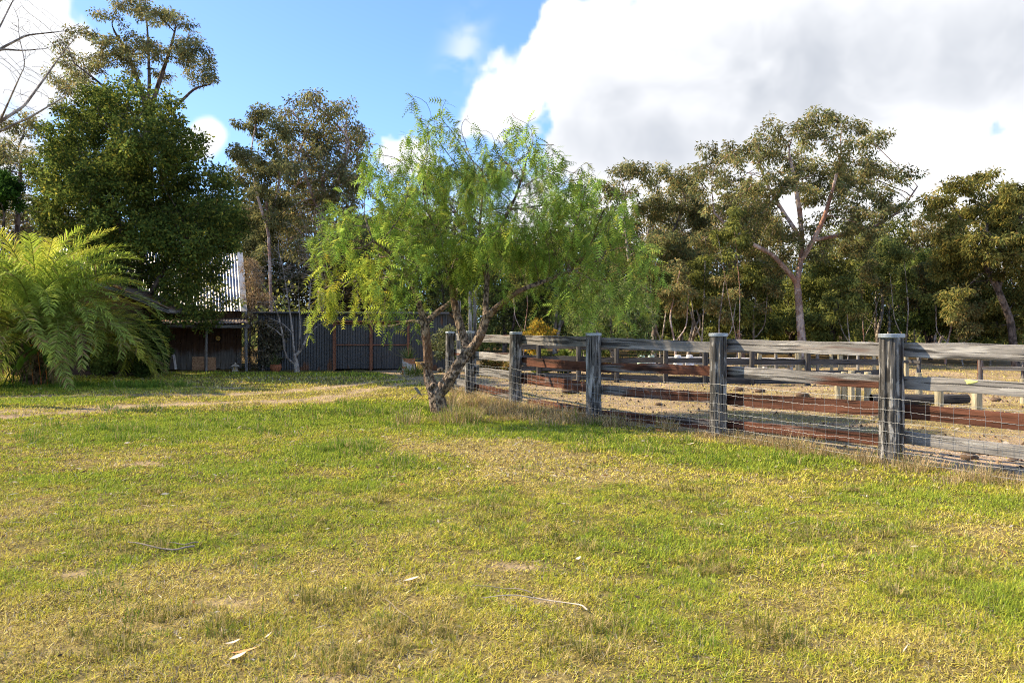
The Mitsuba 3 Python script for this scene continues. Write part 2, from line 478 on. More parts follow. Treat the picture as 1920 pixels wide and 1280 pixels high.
def fields(x, y):
    """(green, straw, dirt, yard) each from 0 to 1: how green, how bleached, how bare the ground is, and whether it lies in the yard."""
    w1, w2, w3 = n2d(x, y, .55, 1), n2d(x, y, 1.7, 2), n2d(x, y, 5.0, 3, 2)
    g = .42 + (w1 - .5) * .8 + (w2 - .5) * .9 + (w3 - .5) * .7
    for a, b, rx, ry, s in ((450, 785, 330, 20, .5), (260, 812, 190, 20, .6), (700, 768, 150, 18, .8), (1000, 808, 190, 22, .7), (1200, 838, 130, 14, .55), (640, 840, 80, 18, .75),
                            (780, 870, 120, 20, .35), (1420, 862, 190, 18, .55), (1850, 1100, 200, 170, .35), (1750, 940, 250, 40, .25), (80, 725, 220, 12, .8), (350, 702, 150, 7, .35),
                            (640, 700, 200, 6, .5), (450, 900, 420, 70, .30), (1120, 930, 260, 40, .18), (80, 752, 150, 9, .5), (1300, 1010, 200, 40, .2), (560, 1240, 60, 60, .2)):
        g = g + s * blob(x, y, a, b, rx, ry)
    s = .45 + (n2d(x, y, .8, 5) - .5) * 1.2 + (n2d(x, y, 3.1, 6) - .5) * .7
    for a, b, rx, ry, k in ((930, 838, 150, 28, .7), (620, 1190, 800, 160, .38), (100, 960, 300, 70, .3), (950, 760, 120, 16, .6), (1200, 800, 200, 10, .5), (250, 1120, 300, 90, .2), (150, 860, 200, 20, .3), (1050, 880, 200, 30, .35)):
        s = s + k * blob(x, y, a, b, rx, ry)
        g = g - k * .65 * blob(x, y, a, b, rx, ry)
    dirt = np.zeros(np.shape(x))
    for pl, wd in zip(TRACK, (.42, .34, .2)):
        dirt = np.maximum(dirt, np.clip(1.35 - dist_poly(x, y, pl) / wd + (n2d(x, y, 1.6, 7) - .5) * 1.8, 0, 1))
    for a, b, rx, ry in ((590, 750, 70, 5), (20, 775, 90, 10), (960, 1060, 60, 9), (430, 1130, 70, 8), (150, 1075, 60, 8), (620, 1270, 80, 10), (1000, 1120, 60, 8), (260, 870, 60, 5)):
        dirt = np.maximum(dirt, blob(x, y, a, b, rx, ry) * (.5 + .5 * w3))
    ys = yard_side(x, y)
    yard = np.clip((ys + .15 + .3 * (w2 - .5)) / .5, 0, 1)
    g = g - .08 * np.clip((y - 15) / 3, 0, 1)
    g = np.clip(g, 0, 1)
    dy = .25 + 1.1 * (n2d(x, y, .7, 9) - .42) + .5 * np.clip((10.5 - y) / 3, 0, 1)
    dirt = dirt * np.where(y > 11, np.clip(.35 + 1.1 * n2d(x, y, 2.6, 19), 0, 1), 1)
    dirt = np.where(yard > .5, np.clip(dy, 0, 1), dirt * (1 - yard))
    g = g * (1 - .93 * yard) * (1 - .7 * dirt)
    return np.clip(g, 0, 1), np.clip(s, 0, 1), np.clip(dirt, 0, 1), yard


def mixc(a, b, t):
    t = np.asarray(t)[..., None]
    return np.asarray(a) * (1 - t) + np.asarray(b) * t


def soil_colour(x, y):
    g, s, dirt, yard = fields(x, y)
    c = mixc((.11, .085, .035), (.25, .20, .085), s)
    c = mixc(c, (.07, .085, .022), g * .8)
    bare = mixc((.38, .295, .19), (.47, .36, .285), yard)
    c = mixc(c, bare, dirt)
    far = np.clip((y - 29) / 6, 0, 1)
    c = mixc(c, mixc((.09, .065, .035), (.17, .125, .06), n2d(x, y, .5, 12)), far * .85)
    v = .62 + .76 * n2d(x, y, 14.0, 14, 3)
    return c * v[..., None] * 1.1


xs = np.arange(-26, 26.01, .13)
ys_ = np.arange(-1.0, 36.01, .125)
GX, GY = np.meshgrid(xs, ys_)
GV = np.stack([GX, GY, gz(GX, GY)], -1).reshape(-1, 3)
GC = soil_colour(GX, GY).reshape(-1, 3)
nx = len(xs)
ii, jj = np.meshgrid(np.arange(len(ys_) - 1), np.arange(nx - 1), indexing='ij')
q0 = (ii * nx + jj).ravel()
quad = np.stack([q0, q0 + 1, q0 + nx + 1, q0 + nx], -1)
qc = GV[quad].mean(1)
_, _, qd, qy = fields(qc[:, 0], qc[:, 1])
cls = np.where(qy > .5, 2, np.where(qd > .62, 1, 0))
for c, nm in ((0, 'lawn'), (1, 'dirt_track'), (2, 'yard_ground')):
    f = quad[cls == c]
    used, inv = np.unique(f, return_inverse=True)
    f = inv.reshape(-1, 4)
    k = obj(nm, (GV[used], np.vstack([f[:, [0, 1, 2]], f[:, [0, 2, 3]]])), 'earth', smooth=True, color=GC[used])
    lab(k, kind='structure')
lab('lawn', label='patchy yellow and green lawn in front of the fence')
lab('dirt_track', label='worn pale dirt wheel track curving across the lawn to the sheds')
lab('yard_ground', label='bare straw coloured and pinkish ground inside the timber fence')
# the far ground, butted against the near patch
oV, oF, oC = [], [], []
for (x0, x1, y0, y1) in ((-400, 400, ys_[-1], 500), (-400, xs[0], -60, ys_[-1]), (xs[-1], 400, -60, ys_[-1]), (xs[0], xs[-1], -60, ys_[0])):
    gx, gy = np.meshgrid(np.linspace(x0, x1, 30), np.linspace(y0, y1, 30))
    n = len(np.vstack(oV)) if oV else 0
    oV.append(np.stack([gx, gy, gx * 0], -1).reshape(-1, 3))
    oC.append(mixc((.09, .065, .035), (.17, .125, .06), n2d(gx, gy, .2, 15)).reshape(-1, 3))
    i, j = np.meshgrid(np.arange(29), np.arange(29), indexing='ij')
    a = (i * 30 + j).ravel() + n
    oF.append(np.vstack([np.stack([a, a + 1, a + 31], -1), np.stack([a, a + 31, a + 30], -1)]))
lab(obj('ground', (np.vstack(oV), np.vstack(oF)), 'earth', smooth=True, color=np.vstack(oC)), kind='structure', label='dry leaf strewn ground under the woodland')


# ------------------------------------------------------------------ grass
def blade_mesh(pos, L, w, ang, lean, col, bend=False):
    """Blades of grass: one triangle each, or three when they bend."""
    n = len(pos)
    h = np.stack([np.cos(ang), np.sin(ang), np.zeros(n)], -1)
    s = np.stack([-np.sin(ang), np.cos(ang), np.zeros(n)], -1)
    rs = s * (w / 2)[:, None]
    up = np.zeros((n, 3))
    up[:, 2] = 1
    cz, sz = np.cos(lean)[:, None], np.sin(lean)[:, None]
    tip = pos + (up * cz + h * sz) * L[:, None]
    if not bend:
        V = np.stack([pos - rs, pos + rs, tip], 1).reshape(-1, 3)
        return V, np.arange(3 * n).reshape(-1, 3), np.repeat(col, 3, 0)
    l2 = np.minimum(lean * .45, 1.2)
    mid = pos + (up * np.cos(l2)[:, None] + h * np.sin(l2)[:, None]) * (L * .55)[:, None]
    l3 = np.minimum(lean * 1.5, 2.0)
    tip = mid + (up * np.cos(l3)[:, None] + h * np.sin(l3)[:, None]) * (L * .5)[:, None]
    V = np.stack([pos - rs, pos + rs, mid - rs * .8, mid + rs * .8, tip], 1).reshape(-1, 3)
    b = np.arange(n)[:, None] * 5
    f = np.concatenate([b + [0, 1, 3], b + [0, 3, 2], b + [2, 3, 4]])
    return V, f, np.repeat(col, 5, 0)


def grass_colour(rg, g, s, n):
    t = np.clip(g + rg.normal(0, .17, n), 0, 1)
    green = mixc((.19, .30, .04), (.44, .48, .07), rg.random(n))
    yellow = mixc((.46, .46, .045), (.62, .56, .07), rg.random(n))
    straw = mixc((.48, .41, .075), (.73, .63, .22), rg.random(n))
    dead = mixc((.16, .10, .045), (.50, .47, .38), rg.random(n) ** 1.6)
    c = np.where((t > .62)[:, None], green, np.where((t > .30)[:, None], mixc(yellow, green, np.clip((t - .3) / .4, 0, 1)), straw))
    isdead = rg.random(n) < (.10 + .30 * s) * (1 - .8 * g)
    c = np.where(isdead[:, None], dead, c)
    return np.clip(c * rg.uniform(.55, 1.5, n)[:, None], 0, .9)


def zone(rg, d0, d1, dens, wid, lo, hi, bend=False):
    area = .74 * (d1 * d1 - d0 * d0)
    n = int(area * dens)
    d = np.sqrt(rg.uniform(d0 * d0, d1 * d1, n))
    x = rg.uniform(-.74, .74, n) * d
    g, s, dirt, yard = fields(x, d)
    clump = .55 * n2d(x, d, 6.0, 31, 2) + .45 * n2d(x, d, 17.0, 37, 2)
    keep = rg.random(n) < np.clip(1.15 - dirt * 1.1, .04, 1) * np.clip(.35 + 3.2 * (clump - .42) + .35 * g, .05, 1) * np.where(yard > .5, .45, 1)
    keep &= ~((d > 26.0) & (x < -2.3) & (x > -14))
    x, d, g, s, clump, yard = x[keep], d[keep], g[keep], s[keep], clump[keep], yard[keep]
    n = len(x)
    tall = n2d(x, d, 1.4, 33, 3)
    L = rg.uniform(lo, hi, n) * (.45 + .8 * tall + .5 * clump + .6 * np.clip(g - .5, 0, 1)) * np.where(yard > .5, .5, 1)
    lean = np.abs(rg.normal(.90, .42, n))
    flat = rg.random(n) < .38
    lean = np.clip(np.where(flat, rg.uniform(1.1, 1.45, n), lean * (1.15 - .5 * g)), .05, 1.5)
    pos = np.stack([x, d, gz(x, d) - .002 + .012 * rg.random(n) * flat], -1)
    return blade_mesh(pos, L, wid * rg.uniform(.6, 1.4, n), rg.uniform(0, 6.283, n), lean, grass_colour(rg, g, s, n), bend)


rg = np.random.default_rng(7)
parts = [zone(rg, 2.6, 5.0, 21000, .0050, .015, .044), zone(rg, 5.0, 8.0, 10000, .0072, .017, .044), zone(rg, 8.0, 13.0, 4500, .012, .02, .046), zone(rg, 13, 20, 1500, .021, .03, .06), zone(rg, 20, 31, 460, .034, .04, .08)]
at, V_, F_, C_ = 0, [], [], []
for v, f, c in parts:
    V_.append(v)
    F_.append(f + at)
    C_.append(c)
    at += len(v)
k = obj('short_grass', (np.vstack(V_), np.vstack(F_)), 'leaf_matt', color=np.vstack(C_))
lab(k, label='short yellow green and straw coloured grass covering the lawn', category='grass', kind='stuff')


def tufts(name, spots, label, dry, mat='leaf_matt'):
    """spots: (x, y, radius, blades, length) of loose tufts of long grass."""
    rg = np.random.default_rng(abs(hash(name)) % 1000 if False else len(name) * 17 + len(spots))
    Vs, Fs, Cs, at = [], [], [], 0
    for x, y, r, n, L in spots:
        a, q = rg.uniform(0, 6.283, n), np.sqrt(rg.random(n)) * r
        px, py = x + q * np.cos(a), y + q * np.sin(a)
        pos = np.stack([px, py, gz(px, py) - .005], -1)
        out = a + rg.normal(0, .7, n)
        ln = L * rg.uniform(.4, 1.15, n)
        if dry >= 1:
            col = mixc((.44, .32, .15), (.68, .56, .34), rg.random(n)) * rg.uniform(.5, 1.1, n)[:, None]
            gr = rg.random(n) < (dry - 1)
            col = np.where(gr[:, None], mixc((.20, .26, .05), (.36, .38, .08), rg.random(n)), col)
        else:
            col = mixc((.10, .20, .03), (.24, .34, .05), rg.random(n)) * rg.uniform(.7, 1.15, n)[:, None]
            if name == 'olive_grass':
                col = mixc((.16, .19, .04), (.30, .28, .07), rg.random(n)) * rg.uniform(.5, 1.2, n)[:, None]
            st = rg.random(n) < dry
            col = np.where(st[:, None], mixc((.40, .31, .12), (.6, .5, .25), rg.random(n)), col)
        lean = np.clip(np.abs(rg.normal(.95 if name == 'olive_grass' else .66, .36, n)), .05, 1.5)
        v, f, c = blade_mesh(pos, ln, np.maximum(.0045, .00075 * y) * rg.uniform(.6, 1.3, n), out, lean, col, True)
        Vs.append(v), Fs.append(f + at), Cs.append(c)
        at += len(v)
    k = obj(name, (np.vstack(Vs), np.vstack(Fs)), mat, color=np.vstack(Cs))
    lab(k, label=label, category='grass', kind='stuff')
    return k


rg = np.random.default_rng(21)
sp = []
for a, b in zip(FENCE[:-2], FENCE[1:-1]):
    m = int(np.linalg.norm(b - a) / .17)
    for t in (np.arange(m) + .5) / m:
        p = a + (b - a) * t + rg.normal(0, .10, 2)
        if rg.random() < .8:
            sp.append((p[0] - .05, p[1] - .08, rg.uniform(.10, .26), int(rg.uniform(50, 150)), rg.uniform(.10, .26)))
        if p[1] < 10.8:
            for _ in range(2):
                p2 = p + rg.normal(0, .22, 2)
                sp.append((p2[0], p2[1], rg.uniform(.1, .25), int(rg.uniform(60, 120)), rg.uniform(.06, .14)))
        elif 13 < p[1] < 16:
            for _ in range(3):
                p2 = p + rg.normal(0, .3, 2) + [-.35, -.25]
                sp.append((p2[0], p2[1], rg.uniform(.15, .3), int(rg.uniform(80, 140)), rg.uniform(.14, .3)))
tufts('dry_grass', sp, 'long dry straw coloured grass growing along the foot of the timber fence', 1.12)
rgt = np.random.default_rng(29)
sp = []
for a, b, rx, ry, n in ((620, 1120, 60, 25, 10), (1040, 1010, 90, 25, 12), (1330, 1060, 90, 25, 12), (1440, 1180, 60, 30, 8), (330, 1160, 90, 30, 12), (950, 960, 80, 18, 10), (780, 1190, 80, 30, 9), (1150, 1200, 120, 40, 12), (1600, 1000, 120, 30, 12), (1750, 1080, 120, 40, 12), (250, 1010, 130, 25, 10), (560, 1000, 120, 25, 9), (1290, 930, 120, 15, 9), (1560, 920, 140, 15, 9), (150, 1220, 120, 40, 9), (680, 1240, 80, 25, 7), (480, 930, 250, 20, 12)):
    for _ in range(n):
        p = G(a + rgt.uniform(-1, 1) * rx, b + rgt.uniform(-1, 1) * ry)
        sp.append((p[0], p[1], rgt.uniform(.03, .11), int(rgt.uniform(35, 80)), rgt.uniform(.06, .13)))
TUSSOCKS = sp
b0 = G(826, 790)
sp = [(b0[0] + rg.normal(.12, .3), b0[1] + rg.normal(-.12, .25), rg.uniform(.12, .25), 110, rg.uniform(.16, .38)) for _ in range(14)]
tufts('long_grass', sp, 'long half dry grass tufts round the base of the leaning trunk', 1.45)
sp = []
for a, b, rx, ry, n in ((480, 785, 300, 22, 46), (180, 815, 160, 16, 22), (250, 805, 80, 8, 14), (520, 810, 40, 7, 12), (740, 770, 120, 14, 20), (640, 842, 60, 10, 20), (1010, 812, 160, 18, 26), (1180, 838, 130, 12, 16), (1420, 860, 150, 12, 12),
                        (780, 875, 100, 12, 10), (1250, 960, 500, 60, 22), (1500, 1080, 400, 130, 34), (560, 1230, 30, 40, 5), (400, 1080, 330, 120, 26), (1100, 1000, 300, 60, 18), (900, 900, 500, 40, 16)):
    for _ in range(n):
        p = G(a + rg.uniform(-1, 1) * rx, b + rg.uniform(-1, 1) * ry)
        near = p[1] < 9
        sp.append((p[0], p[1], rg.uniform(.06, .2), int(rg.uniform(30, 90)), rg.uniform(.06, .13) if near else rg.uniform(.10, .24)))
tufts('green_grass', [(a, b, r_, int(n_ * .7), L_ * .75) for a, b, r_, n_, L_ in sp], 'scattered taller tufts of fresh green grass standing out of the short lawn', .22)
sp = [(x, y, .25, 60, rg.uniform(.12, .3)) for x, y in [(rg.uniform(-13.5, -8.2), rg.uniform(19.2, 20.2)) for _ in range(30)]]
tufts('shaded_grass', sp, 'bright green weeds at the foot of the palm', .05)

tufts('olive_grass', TUSSOCKS, 'darker olive and straw spiky tussocks scattered in the near lawn', .42)

# litter: small dead leaves and bits of twig nobody could count
rg = np.random.default_rng(5)
n = 9000
d = np.sqrt(rg.uniform(8, 200, n))
x = rg.uniform(-.72, .72, n) * d
g_, s_, di_, yd_ = fields(x, d)
kp = rg.random(n) < np.clip(.25 + .9 * s_ + .6 * di_ - .5 * g_, .1, 1)
x, d = x[kp], d[kp]
n = len(x)
a = rg.uniform(0, 6.283, n)
L = rg.uniform(.02, .065, n) * np.clip(d / 6, .8, 1.5)
wd = L * np.where(rg.random(n) < .6, rg.uniform(.05, .12, n), rg.uniform(.15, .4, n))
L = np.where(wd < .12 * L, L * 1.7, L)
h = np.stack([np.cos(a), np.sin(a), rg.normal(0, .25, n)], -1)
sd = np.stack([-np.sin(a), np.cos(a), rg.normal(0, .4, n)], -1)
c0 = np.stack([x, d, gz(x, d) + rg.uniform(.012, .035, n)], -1)
V = np.stack([c0 - h * L[:, None] / 2, c0 + sd * wd[:, None] / 2, c0 + h * L[:, None] / 2, c0 - sd * wd[:, None] / 2], 1).reshape(-1, 3)
b = np.arange(n)[:, None] * 4
pal = np.array([(.70, .64, .52), (.50, .38, .22), (.34, .18, .08), (.12, .085, .06), (.60, .56, .48), (.22, .17, .12), (.10, .08, .06)])
col = pal[rg.integers(0, len(pal), n)] * rg.uniform(.7, 1.15, n)[:, None]
lab(obj('leaf_litter', (V, np.vstack([b + [0, 1, 2], b + [0, 2, 3]])), 'leaf_matt', color=np.repeat(col, 4, 0)), label='small dead leaves and twigs scattered over the lawn', category='leaf litter', kind='stuff')


def curved_leaf(pos, L, w, ang, curl, tilt=0.15):
    t = np.linspace(0, 1, 7)
    prof = np.sin(np.pi * np.clip(t, .02, 1)) ** .8 * w / 2
    xx = (t - .5) * L
    zz = curl * (4 * (t - .5) ** 2) + .015 + tilt * xx
    yy = .25 * w * np.sin(t * 3)
    c = np.stack([xx, yy, zz], -1)
    V = np.vstack([c + np.stack([t * 0, prof, prof * .35], -1), c, c + np.stack([t * 0, -prof, prof * .35], -1)])
    f = []
    for r in (0, 7):
        for i in range(6):
            f += [[r + i, r + i + 8, r + i + 1], [r + i, r + i + 7, r + i + 8]]
    f = np.array(f)
    V2 = V - [0, 0, .0015]
    return place((np.vstack([V, V2]), np.vstack([f, f[:, ::-1] + 21])), pos, ang)


def ground_pt(px, py, up=0.0):
    p = G(px, py)
    return np.array([p[0], p[1], float(gz(p[0], p[1])) + up])


scene['leaf_orange'] = plain((.62, .30, .10), .6, .2, 60.)
scene['leaf_cream'] = plain((.74, .64, .46), .6, .2, 60.)
for px, py, L, w, ang, mat, lb in ((458, 1231, .15, .036, .2, 'leaf_orange', 'curled orange brown dead leaf lying among pale leaves in the foreground grass'),
                                   (446, 1241, .11, .04, .75, 'leaf_cream', 'cream coloured dead leaf just in front of the curled orange leaf'),
                                   (436, 1217, .09, .03, .35, 'leaf_cream', 'small tan dead leaf just behind the curled orange leaf'),
                                   (771, 1098, .12, .042, .35, 'leaf_cream', 'pale papery leaf lying alone left of the long thin stick'),
                                   (1085, 1052, .07, .035, .9, 'leaf_cream', 'small pale leaf on the dry patch in the middle of the lawn'),
                                   (1295, 836, .12, .05, .1, 'leaf_cream', 'whitish leaf in the grass left of the second post from the right')):
    lab(obj('dead_leaf', curved_leaf(ground_pt(px, py, .018), .8 * L, .8 * w, ang, .012), mat, smooth=True), label=lb, category='dead leaf')
for pts, r, mat, lb in ((((905, 1128), (960, 1123), (1010, 1124), (1060, 1130), (1090, 1137), (1101, 1145)), .0065, 'bleached', 'long thin bleached stick with a hooked white end lying on the lawn'),
                        (((880, 1106), (930, 1107), (960, 1108), (995, 1115)), .005, 'stick', 'thin grey twig lying just behind the long bleached stick'),
                        (((240, 1026), (280, 1030), (330, 1034), (365, 1028)), .011, 'stick', 'grey brown stick lying on the lawn at left, front one of two'),
                        (((312, 1024), (345, 1026), (372, 1022)), .007, 'stick', 'thinner grey stick lying just behind the thicker stick at left'),
                        (((722, 1132), (745, 1150), (775, 1175)), .004, 'stick', 'thin straight twig pointing towards the camera left of the long bleached stick')):
    p = np.array([ground_pt(a, b, .025) for a, b in pts])
    tt = np.linspace(0, 1, 14)
    q = np.stack([np.interp(tt, np.linspace(0, 1, len(p)), p[:, i]) for i in range(3)], -1)
    q[:, 2] += .006 * np.sin(tt * 9)
    lab(obj('fallen_stick', tube(q, .6 * r * np.linspace(.6, 1.15, 14), 6), mat, smooth=True), label=lb, category='stick')

# ------------------------------------------------------------------ the timber rail fence with netting
fence = thing('rail_fence', 'weathered grey and red brown timber rail fence with capped round posts and wire netting', 'fence')
FD = []
for i in range(len(FENCE)):
    a, b = FENCE[max(i - 1, 0)], FENCE[min(i + 1, len(FENCE) - 1)]
    FD.append((b - a) / np.linalg.norm(b - a))
FD = np.array(FD)
BACK = np.stack([-FD[:, 1], FD[:, 0]], -1)              # towards the yard
BACK *= np.sign(BACK[:, :1])
POST_H = [1.40, 1.42, 1.425, 1.435, 1.45, 1.47, 1.46, 1.46]
POST_R = [.105, .105, .115, .118, .122, .130, .125, .125]
for i, (x, y) in enumerate(FENCE[:-1]):
    m, uv = round_post(x, y, -.2, POST_H[i], POST_R[i], 100 + i, lean=.008)
    k = obj('post', m, 'timber_post', fence, uv=uv)
    top = m[0][-1]
    R = POST_R[i]
    cp = lathe([(R * 1.07, -.035), (R * 1.09, -.03), (R * 1.09, .004), (R * 1.05, .010), (.01, .013)], 28, (top[0], top[1], POST_H[i]))
    obj('cap', cp, 'galvanised', k)
#            z of rail centres and widths per span, material codes
Z0 = [(1.285, .165), (.94, .15), (.605, .165), (.27, .14)]
MATS = [['timber_grey', 'timber_grey', 'timber_grey', 'timber_grey'],
        ['timber_pale', 'timber_pale', 'timber_grey', 'timber_mixed'],
        ['timber_grey', 'timber_red', 'timber_red', 'timber_red'],
        ['timber_grey', 'timber_red', 'timber_red', 'timber_red'],
        ['timber_pale', 'timber_mixed', 'timber_mixed', 'timber_red'],
        ['timber_pale', 'timber_pale', 'timber_red', 'timber_pale'],
        ['timber_grey', 'timber_pale', 'timber_red', 'timber_grey']]
RZ = {0: (0, .0, -.01, -.02), 1: (0, -.02, -.02, -.06), 2: (0, -.055, -.06, -.13), 3: (0, -.055, -.07, -.15), 4: (0, -.03, -.07, -.10), 5: (0, 0, 0, 0), 6: (0, 0, 0, 0)}
RLAB = {(5, 1): 'grey second rail from the top with a pale yellow lichen patch, right of the nearest post', (2, 3): 'red brown bottom rail that starts short of the fourth post from the right'}
rg = np.random.default_rng(44)
for i in range(len(FENCE) - 1):
    a, b = FENCE[i], FENCE[i + 1]
    oa, ob = a + BACK[i] * (POST_R[i] + .024), b + BACK[min(i + 1, len(BACK) - 1)] * (POST_R[min(i + 1, 6)] + .024)
    dirv = (ob - oa) / np.linalg.norm(ob - oa)
    for j, (zc, w) in enumerate(Z0):
        e0, e1 = rg.uniform(-.02, .02), rg.uniform(-.02, .02)
        za, zb = zc + RZ[i][j] + rg.normal(0, .012), zc + RZ[i][j] * (.4 if i == 4 else 1) + rg.normal(0, .012)
        s0 = oa + dirv * (.012 + max(e0, 0))
        if (i, j) == (2, 3):
            s0 = oa + dirv * .28
        s1 = ob - dirv * .012
        m, uv = plank((s0[0], s0[1], za), (s1[0], s1[1], zb), w * rg.uniform(.94, 1.06), .045, 500 + i * 10 + j, wob=.0045)
        k = obj('rail', m, MATS[i][j], fence, uv=uv)
        if (i, j) in RLAB:
            lab(k, label=RLAB[(i, j)])
            rail_k = k
        # bolt heads where the rail meets its posts
        if i >= 2 and i < 6:
            for pnt, zz in ((s0 + dirv * .05, za), (s1 - dirv * .05, zb)):
                v, f = lathe([(.011, 0), (.011, .008), (.004, .011)], 8)
                nb = -BACK[i]
                v2 = np.stack([v[:, 0] * dirv[0] + v[:, 2] * nb[0], v[:, 0] * dirv[1] + v[:, 2] * nb[1], v[:, 1]], -1)
                v2 += [pnt[0] + nb[0] * .0225, pnt[1] + nb[1] * .0225, zz]
                if i >= 4:
                    obj('bolt', (v2, f), 'rust', k)
# the lichen patch on the second rail right of the nearest post
pp = P(1823, 715, 0)
a, b = FENCE[5] + BACK[5] * (POST_R[5] + .024), FENCE[6] + BACK[6] * (POST_R[6] + .024)
u = (b - a) / np.linalg.norm(b - a)
# where the ray of that patch meets the rail
tn = np.array([(1822 - CX) / F, 1.0])
A_ = np.array([[tn[0], -u[0]], [tn[1], -u[1]]])
sol = np.linalg.solve(A_, a)
c = a + u * sol[1]
nb = -BACK[5]
ang = np.linspace(0, 2 * math.pi, 17)[:-1]
rr = 1 + .22 * np.sin(3 * ang + 1) + .12 * np.sin(5 * ang)
out = np.stack([.062 * rr * np.cos(ang), .026 * rr * np.sin(ang)], -1)
ctr = np.array([c[0] + nb[0] * .027, c[1] + nb[1] * .027, .975])
V = [ctr + np.array([nb[0], nb[1], 0]) * .006]
for q, dep in ((.7, .004), (1.0, -.003)):
    for o in out * q:
        V.append(ctr + np.array([u[0] * o[0] + nb[0] * dep, u[1] * o[0] + nb[1] * dep, o[1]]))
V = np.array(V)
f = [[0, 1 + i, 1 + (i + 1) % 16] for i in range(16)] + [[1 + i, 17 + i, 17 + (i + 1) % 16] for i in range(16)] + [[1 + i, 17 + (i + 1) % 16, 1 + (i + 1) % 16] for i in range(16)]
obj('lichen', (V, np.array(f)), 'lichen', rail_k, smooth=True)
# wire netting on the lawn side
WZ = [.755, .62, .49, .37, .25, .16, .07]
wires = []
rg = np.random.default_rng(9)
fo = np.array([FENCE[i] - BACK[i] * (POST_R[min(i, 7)] + .008) for i in range(len(FENCE))])
seg = np.linalg.norm(np.diff(fo, axis=0), axis=1)
cum = np.concatenate([[0], np.cumsum(seg)])
tot = cum[-1]
su = np.arange(0, tot, .08)


def along(s):
    return np.stack([np.interp(s, cum, fo[:, 0]), np.interp(s, cum, fo[:, 1])], -1)


def sag(s, z):
    i = np.clip(np.searchsorted(cum, s) - 1, 0, len(seg) - 1)
    t = (s - cum[i]) / seg[i]
    return z + np.where(i == 2, -.03, -.012) * np.sin(np.pi * t) * (1 + z) + .006 * np.sin(s * 7.3 + z * 20) * (z < .7)


xy = along(su)
for z in WZ:
    wires.append(tube(np.stack([xy[:, 0], xy[:, 1], sag(su, z)], -1), .0028 if z > .7 else .0022, 4, False))
for s in np.arange(.1, tot, .155):
    zz = np.array(WZ[::-1])
    p = along(np.full(len(zz), s) + rg.normal(0, .006, len(zz)) + .03 * (zz - .4) * rg.normal(0, 1))
    wires.append(tube(np.stack([p[:, 0], p[:, 1], sag(np.full(len(zz), s), zz)], -1), .0019, 3, False))
lab(obj('wire_netting', join(wires), 'wire', fence, smooth=True), kind='stuff')

# ------------------------------------------------------------------ trees: growth and foliage


def grow(polys, attract, step, di, dk, iters=140, grav=0.0):
    """Space colonisation. polys: limbs as [(x,y,z,radius)...]; each limb starts at the node nearest to its first point."""
    nodes, par, given = [], [], []
    for k, pl in enumerate(polys):
        pl = np.asarray(pl, float)
        seg = np.linalg.norm(np.diff(pl[:, :3], axis=0), axis=1)
        cum = np.concatenate([[0], np.cumsum(seg)])
        m = max(2, int(cum[-1] / step) + 1)
        t = np.linspace(0, cum[-1], m)
        # smooth the limb a little
        q = np.stack([np.interp(t, cum, pl[:, i]) for i in range(4)], -1)
        if m > 4:
            q[1:-1, :3] = .25 * q[:-2, :3] + .5 * q[1:-1, :3] + .25 * q[2:, :3]
        if k == 0:
            prev, start = -1, 0
        else:
            prev = int(np.argmin(np.linalg.norm(np.array(nodes) - q[0, :3], axis=1)))
            start = 1
        for p in q[start:]:
            nodes.append(p[:3])
            par.append(prev)
            given.append(p[3])
            prev = len(nodes) - 1
    nodes, par, given = [np.array(x) for x in (nodes, par, given)]
    A = np.asarray(attract, float)
    first = 1 if len(polys[0]) > 1 else 0
    used_dirs = {}
    for it in range(iters):
        if not len(A):
            break
        tr = cKDTree(nodes)
        dist, idx = tr.query(A)
        alive = dist > dk
        A, dist, idx = A[alive], dist[alive], idx[alive]
        ok = dist < di
        if not ok.any():
            di *= 1.4
            if di > 30:
                break
            continue
        v = (A[ok] - nodes[idx[ok]]) / dist[ok][:, None]
        acc = np.zeros_like(nodes)
        cnt = np.bincount(idx[ok], minlength=len(nodes))
        np.add.at(acc, idx[ok], v)
        who = np.nonzero(cnt)[0]
        dv = acc[who]
        ln = np.linalg.norm(dv, axis=1)
        # keep some of the parent's direction so that twigs run on smoothly
        pd = nodes[who] - nodes[np.maximum(par[who], 0)]
        pd /= np.maximum(np.linalg.norm(pd, axis=1, keepdims=True), 1e-6)
        dv = dv / np.maximum(ln, 1e-6)[:, None] + .35 * pd + [0, 0, grav]
        dv /= np.maximum(np.linalg.norm(dv, axis=1, keepdims=True), 1e-6)
        new = nodes[who] + dv * step
        dmin, _ = tr.query(new)
        good = dmin > step * .35
        new, who = new[good], who[good]
        if not len(new):
            # stuck attractors: drop the nearest ones
            A = A[dist > np.quantile(dist, .3)]
            continue
        nodes = np.vstack([nodes, new])
        par = np.concatenate([par, who])
        given = np.concatenate([given, np.zeros(len(new))])
    return nodes, par, given


def radii(par, given, tip, e=2.4, cap=None):
    n = len(par)
    r = np.zeros(n)
    for i in range(n - 1, -1, -1):
        r[i] = max(r[i], tip ** e)
        if par[i] >= 0:
            r[par[i]] += r[i]
    r = r ** (1 / e)
    if cap is not None:
        r = np.minimum(r, cap)
    return np.where(given > 0, given, r)


